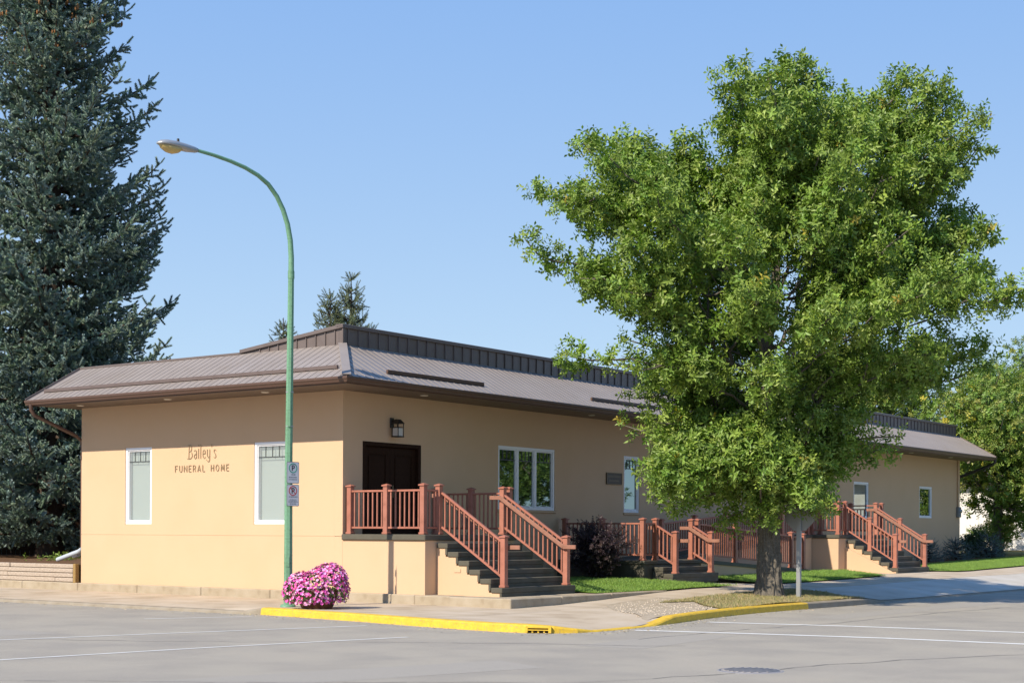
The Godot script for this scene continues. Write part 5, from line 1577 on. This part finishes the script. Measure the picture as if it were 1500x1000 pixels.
# ------------------------------------------------------------------ right: shrubs, white house
func right_yard() -> void:
	var stem := mat("stem_brown", Color(0.08, 0.05, 0.035), 0.9)
	var small := twig_mesh(9, 0.16, 0.07, 0.035)
	var t := thing("purple_shrub", Vector3(7.7, 0.15, 1.85), "dark purple leaved shrub between the big stair and the low platform", "shrub")
	bush(t, Vector3(7.75, 0.83, 1.85), Vector3(0.66, 0.66, 0.72), 26, small, [Color(0.022, 0.014, 0.02), Color(0.04, 0.022, 0.03), Color(0.055, 0.035, 0.042)], stem, 1500.0)
	var xfs := []
	var cols := []
	# light sprays that stand out of the shrub
	for i in 46:
		var o := rand_dir()
		o.y = absf(o.y) * 0.8 + 0.2
		for k in 5:
			xfs.append(Transform3D(aim((o + rand_dir() * 0.3).normalized(), rng.randf() * TAU), Vector3(7.75, 0.85, 1.85) + o * (0.66 + k * 0.06) * Vector3(1, 0.95, 1.1)))
			cols.append(tint(Color(0.075, 0.045, 0.05), 0.3))
	scatter(t, "sprays", small, leaf_mat("leaves"), xfs, cols)
	var sp := sprig_mesh(26, 0.2, 0.06, 0.016)
	for s in [[Vector3(33.6, 0.0, 0.9), 0.85, 0.75, "blue dwarf spruce shrub nearest the far stair"], [Vector3(36.4, 0.0, 0.95), 0.95, 0.9, "blue dwarf spruce shrub in the middle of the mulch bed"], [Vector3(39.9, 0.0, 1.1), 1.05, 1.0, "blue dwarf spruce shrub at the far building corner"]]:
		var q: Vector3 = s[0]
		q.y = lawn_y(q.x, q.z) + 0.03
		t = thing("dwarf_spruce", q, s[3], "shrub", "dwarf spruce shrubs")
		spruce(t, q, s[1], s[2], 0.05, sp, mats.spruce_bark, 0.08, 10, 0.62, Color(0.125, 0.185, 0.18))
	var leafy := twig_mesh(9, 0.22, 0.1, 0.05)
	t = thing("green_shrub", Vector3(39.5, 0.4, 0.5), "dark green rounded shrub against the far end of the wall", "shrub")
	bush(t, Vector3(39.9, 1.0, 0.35), Vector3(0.7, 0.8, 0.6), 16, leafy, [Color(0.035, 0.07, 0.02), Color(0.05, 0.09, 0.025)], stem, 420.0)
	t = thing("golden_shrub", Vector3(50.8, 0.6, -1.9), "yellow green shrub in front of the white house", "shrub")
	bush(t, Vector3(50.8, 1.75, -1.9), Vector3(1.0, 1.0, 1.0), 20, leafy, [Color(0.24, 0.24, 0.045), Color(0.2, 0.21, 0.05), Color(0.13, 0.17, 0.035)], stem, 260.0)
	t = thing("young_bush", Vector3(46, 0.6, -1.6), "light green bush behind the far building corner", "shrub")
	bush(t, Vector3(46.0, 1.2, -1.6), Vector3(0.9, 0.6, 0.9), 14, leafy, [Color(0.18, 0.25, 0.05), Color(0.13, 0.2, 0.04)], stem, 260.0)
	# white house beyond
	var h := thing("white_house", Vector3(56, 0.6, 0), "white stuccoed house half hidden by trees at the right edge", "house")
	var W: Material = mats.white_render
	part(h, "wall", wall_mesh(-12.0, 14.0, 0.2, 4.3, [[6.2, 7.6, 1.9, 3.2]], 0.25, func(u, y, d): return Vector3(53.0 + d, y, u)), W)
	pbox(h, "wall", W, Vector3(53.26, 0.2, 13.75), Vector3(64, 4.3, 14.0))
	pbox(h, "wall", W, Vector3(53.26, 0.2, -12.0), Vector3(64, 4.3, -11.75))
	var win := Node3D.new()
	win.name = "window"
	h.add_child(win, true)
	win.global_position = Vector3(53, 1.9, 6.9)
	pbox(win, "pane", mats.tinted_glass, Vector3(53.1, 1.95, 6.25), Vector3(53.11, 3.15, 7.55), 0.001)
	for e in [[6.2, 6.27, 1.9, 3.2], [7.53, 7.6, 1.9, 3.2], [6.27, 7.53, 1.9, 1.97], [6.27, 7.53, 3.13, 3.2]]: pbox(win, "frame", mats.white_vinyl, Vector3(53.02, e[2], e[0]), Vector3(53.12, e[3], e[1]))
	pbox(h, "soffit", mats.soffit_metal, Vector3(52.2, 4.3, -12.6), Vector3(64.8, 4.34, 14.6))
	pbox(h, "fascia", mats.gutter_metal, Vector3(52.17, 4.26, -12.6), Vector3(52.199, 4.5, 14.6))
	part(h, "roof", prism([Vector2(52.1, 4.42), Vector2(64.9, 4.42), Vector2(58.5, 7.2)], -12.7, 14.7, func(q, z): return Vector3(q.x, q.y, z)), surface("shingle", Color(0.13, 0.125, 0.125), 0.95, mats.asphalt.albedo_texture, 0.7))

# ------------------------------------------------------------------ trees
func trees() -> void:
	var twig := twig_mesh(11, 0.3, 0.165, 0.058)
	var greens := [Color(0.195, 0.295, 0.042), Color(0.15, 0.245, 0.035), Color(0.25, 0.345, 0.065), Color(0.175, 0.265, 0.045)]
	# the street tree; its outline in metres across the picture and above the ground
	var o := [-5.98, 8.42, -5.65, 9.07, -5.81, 10.21, -5.33, 10.45, -4.84, 10.94, -4.35, 11.35, -3.62, 11.59, -3.29, 11.18, -2.31, 11.10, -1.91, 11.43, -1.17, 11.67, -1.12, 12.49, -0.44, 12.65, 0.21, 12.81, 0.62, 12.98, 1.11, 12.49, 1.84, 12.41, 2.82, 12.65, 3.47, 12.81, 4.12, 12.73, 4.64, 12.32, 4.61, 11.51, 5.03, 11.27, 4.77, 10.37, 4.20, 10.21, 5.10, 9.56, 5.26, 9.15, 5.10, 8.74, 4.77, 7.93, 5.42, 7.76, 6.03, 7.19, 5.91, 6.14, 5.42, 5.48, 4.77, 5.73, 3.63, 5.48, 2.82, 5.65, 1.84, 5.24, 1.84, 4.34, 2.65, 3.69, 2.82, 3.29, 2.00, 3.04, 1.43, 2.72, 1.68, 2.15, 1.03, 1.90, 0.37, 2.15, -0.11, 1.82, -1.09, 1.66, -1.91, 1.82, -2.72, 2.15, -3.21, 2.72, -2.88, 3.04, -3.45, 3.86, -2.72, 4.18, -3.21, 4.83, -3.37, 5.32, -2.80, 5.48, -2.31, 5.81, -2.96, 6.30, -3.70, 6.14, -4.19, 5.65, -4.71, 5.73, -4.43, 6.62, -4.59, 7.28, -4.19, 7.60, -4.84, 7.60, -5.90, 8.01]
	var outline := PackedVector2Array()
	for i in range(0, o.size(), 2): outline.append(Vector2(o[i] * 0.99, 1.7 + (o[i + 1] - 1.7) * 0.955))
	var base := Vector3(7.11, -0.12, 7.22)
	rng.seed = 4107
	var lobes := []
	var targets := []
	# ends of limbs: along the outline, then inside it, in front of and behind the trunk
	for i in outline.size():
		var e0 := outline[i].lerp(Vector2(0.2, 6.6), 0.045)
		if i % 2 == 0 or outline[i].y > 10.3 or outline[i].y < 5.6 or outline[i].x > 4.0: targets.append([e0, 0.55])
	var tries := 0
	var inside := 0
	while inside < 46 and tries < 9000:
		tries += 1
		var p := Vector2(rng.randf_range(-6, 6.1), rng.randf_range(1.9, 12.5))
		var ok := Geometry2D.is_point_in_polygon(p, outline)
		for k in 6:
			if ok and not Geometry2D.is_point_in_polygon(p + Vector2(cos(k * 1.047), sin(k * 1.047)) * 0.5, outline): ok = false
		if not ok: continue
		for q in targets:
			if ok and q[0].distance_to(p) < 0.72: ok = false
		if not ok: continue
		targets.append([p, 1.0])
		inside += 1
	# a skirt of low boughs that hangs before the trunk
	for i in 16: targets.append([Vector2(rng.randf_range(-2.9, 1.7), rng.randf_range(2.0, 3.7)), -1.0])
	for q in targets:
		var p: Vector2 = q[0]
		var half := 4.3 * sqrt(maxf(0.03, 1.0 - pow((p.x - 0.1) / 6.3, 2) - pow((p.y - 7.0) / 6.2, 2)))
		if p.y < 4.6: half = minf(half, 2.5)
		var dz: float = rng.randf_range(-half, half) * q[1]
		if q[1] == 1.0: dz = half * rng.randf_range(0.45, 1.0) * (1.0 if rng.randf() < 0.42 else -1.0)
		if q[1] < 0.0: dz = rng.randf_range(-2.3, -0.5)
		var e := Vector3(base.x, 0, base.z) + RT * p.x + FW * dz + Vector3(0, p.y, 0)
		var hs := clampf(2.3 + 0.5 * (p.y - 2.3), 2.4, 7.6)
		var s0 := Vector3(base.x, hs, base.z)
		var mid := s0.lerp(e, 0.45) + Vector3(0, (0.35 if p.y > 4.0 else 0.8) + 0.05 * s0.distance_to(e), 0) + rand_dir() * 0.3
		var reach := s0.distance_to(e)
		var n := maxi(3, int(reach / 0.62))
		for k in range(1, n + 1):
			var f := float(k) / n
			var c := s0.lerp(mid, f).lerp(mid.lerp(e, f), f)
			var r := 0.05
			if f > 0.5: r = lerpf(0.62, 0.36, (f - 0.5) / 0.5) * rng.randf_range(0.6, 1.2)
			if reach * (1.0 - f) > 2.3: r = 0.05
			var w := c - Vector3(base.x, 0, base.z)
			if r > 0.1 and not Geometry2D.is_point_in_polygon(Vector2(w.dot(RT), c.y), outline): r *= 0.55
			lobes.append([c + rand_dir() * (0.18 if r > 0.1 else 0.05), r])
	var t := thing("street_tree", base, "large leafy green street tree with thick grey trunk beside the driveway", "tree")
	broadleaf(t, base, lobes, 0.24, 2.3, 9.5, 370.0, twig, greens, mats.bark, Color(0.42, 0.34, 0.05), 0.004)
	# trees on the right beyond the building
	var big := twig_mesh(11, 0.34, 0.19, 0.085)
	var mixed := [Color(0.17, 0.265, 0.045), Color(0.2, 0.28, 0.05), Color(0.145, 0.235, 0.04), Color(0.25, 0.285, 0.06)]
	for s in [
		[Vector3(43.8, 0.3, 0.2), Vector3(3.2, 3.0, 3.0), 5.7, 66, "yellowing green tree at the right edge in front of the white house", 0.02],
		[Vector3(54.9, 0.5, -9.9), Vector3(3.4, 2.6, 3.4), 8.0, 46, "loose green tree rising behind the roof at the right", 0.01],
		[Vector3(57.0, 0.5, -14.5), Vector3(3.6, 2.6, 3.6), 8.6, 46, "pale green tree behind the roof, left of the yellowing tree", 0.015],
		[Vector3(67.0, 0.5, -6.0), Vector3(4.2, 3.8, 4.2), 8.6, 46, "tall green tree behind the white house", 0.01]]:
		var q: Vector3 = s[0]
		t = thing("yard_tree", q, s[4], "tree", "trees beyond the building")
		var c := q + Vector3(0, s[2], 0)
		var lb := blob_lobes(c, s[1], s[3], 0.7, 1.15)
		if q.x < 46 and q.z > 0:
			lb += blob_lobes(q + Vector3(0.6, 2.9, 0.9), Vector3(2.3, 1.6, 2.6), 50, 0.5, 0.8)
			for k in 9: lb.append([q + Vector3(rng.randf_range(-0.25, 0.25), 0.4 + k * 0.3, rng.randf_range(-0.25, 0.25)), 0.45])
		broadleaf(t, q, lb, 0.22, 2.0, s[2] + s[1].y * 0.5, 70.0, big, mixed, mats.bark, Color(0.46, 0.42, 0.06), s[5])
	# spruces
	rng.seed = 815
	var sprig := sprig_mesh(40, 0.27, 0.105, 0.046)
	t = thing("blue_spruce", Vector3(5.57, 0.5, -17.7), "huge blue green spruce at the left edge behind the retaining wall", "tree", "spruce trees")
	spruce(t, Vector3(5.3, 0.5, -17.9), 27.5, 4.6, 0.9, sprig, mats.spruce_bark, 0.66, 9, 0.98, Color(0.205, 0.285, 0.225), 0.0, true)
	t = thing("blue_spruce", Vector3(0.8, 0.5, -24.5), "second blue spruce cut off by the left picture edge", "tree", "spruce trees")
	spruce(t, Vector3(0.8, 0.5, -24.5), 21.0, 4.2, 1.3, sprig, mats.spruce_bark, 0.55, 8, 1.25, Color(0.205, 0.285, 0.225))
	t = thing("blue_spruce", Vector3(11.5, 0.5, -25.0), "shaded spruce between the huge spruce and the roof", "tree", "spruce trees")
	spruce(t, Vector3(11.5, 0.5, -25.0), 10.5, 4.0, 0.6, sprig, mats.spruce_bark, 0.5, 8, 1.25, Color(0.205, 0.285, 0.225))
	var dark := sprig_mesh(24, 0.4, 0.13, 0.034)
	for s in [[Vector3(29.1, 0, -27.9), 13.2, 2.6, "left of the twin dark spruce tops above the roof corner"], [Vector3(29.75, 0, -27.1), 13.9, 3.0, "right and taller of the twin spruce tops above the roof corner"], [Vector3(27.75, 0, -29.76), 11.9, 2.6, "small spruce top behind the lamp pole above the roof"]]:
		t = thing("far_spruce", s[0], s[3], "tree", "spruce trees")
		spruce(t, s[0], s[1], s[2], 1.0, dark, mats.spruce_bark, 0.5, 7, 1.1, Color(0.12, 0.15, 0.075), 6.0)

# ------------------------------------------------------------------ what the front windows mirror
func across_the_street() -> void:
	var big := twig_mesh(11, 0.4, 0.26, 0.11)
	for s in [[Vector3(47, -0.3, 30), "leafy tree across the side street, mirrored in the triple window"], [Vector3(58, -0.3, 33), "leafy tree across the side street, mirrored in the narrow window"], [Vector3(78, -0.3, 31), "leafy tree far along the side street, mirrored in the far windows"]]:
		var t := thing("opposite_tree", s[0], s[1], "tree", "trees across the street")
		broadleaf(t, s[0], blob_lobes(s[0] + Vector3(0, 6.2, 0), Vector3(4.2, 4.0, 4.2), 44, 1.0, 1.5), 0.25, 2.2, 7.5, 28.0, big, [Color(0.12, 0.19, 0.035), Color(0.15, 0.22, 0.045)], mats.bark, Color(0.4, 0.3, 0.05), 0.01)
	var h := thing("opposite_house", Vector3(36, -0.3, 34), "pale bungalow across the side street, mirrored in the triple window", "house")
	part(h, "wall", wall_mesh(30, 44, -0.3, 2.9, [[33, 35, 0.9, 2.2], [38, 39, -0.29, 2.0]], 0.25, func(u, y, d): return Vector3(u, y, 30.0 + d)), mats.white_render)
	pbox(h, "side_wall", mats.white_render, Vector3(30, -0.3, 30.26), Vector3(30.25, 2.9, 38))
	pbox(h, "side_wall", mats.white_render, Vector3(43.75, -0.3, 30.26), Vector3(44, 2.9, 38))
	pbox(h, "fascia", mats.white_vinyl, Vector3(29.4, 2.85, 29.38), Vector3(44.6, 3.1, 29.42))
	part(h, "roof", prism([Vector2(29.4, 3.0), Vector2(38.6, 3.0), Vector2(34.0, 5.0)], 29.4, 44.6, func(q, x): return Vector3(x, q.y, q.x)), mats.shingle)
	pbox(h, "window_pane", mats.tinted_glass, Vector3(33.0, 0.9, 30.1), Vector3(35.0, 2.2, 30.11), 0.001)
	pbox(h, "door", mats.door_wood, Vector3(38.0, -0.29, 30.1), Vector3(39.0, 2.0, 30.15))
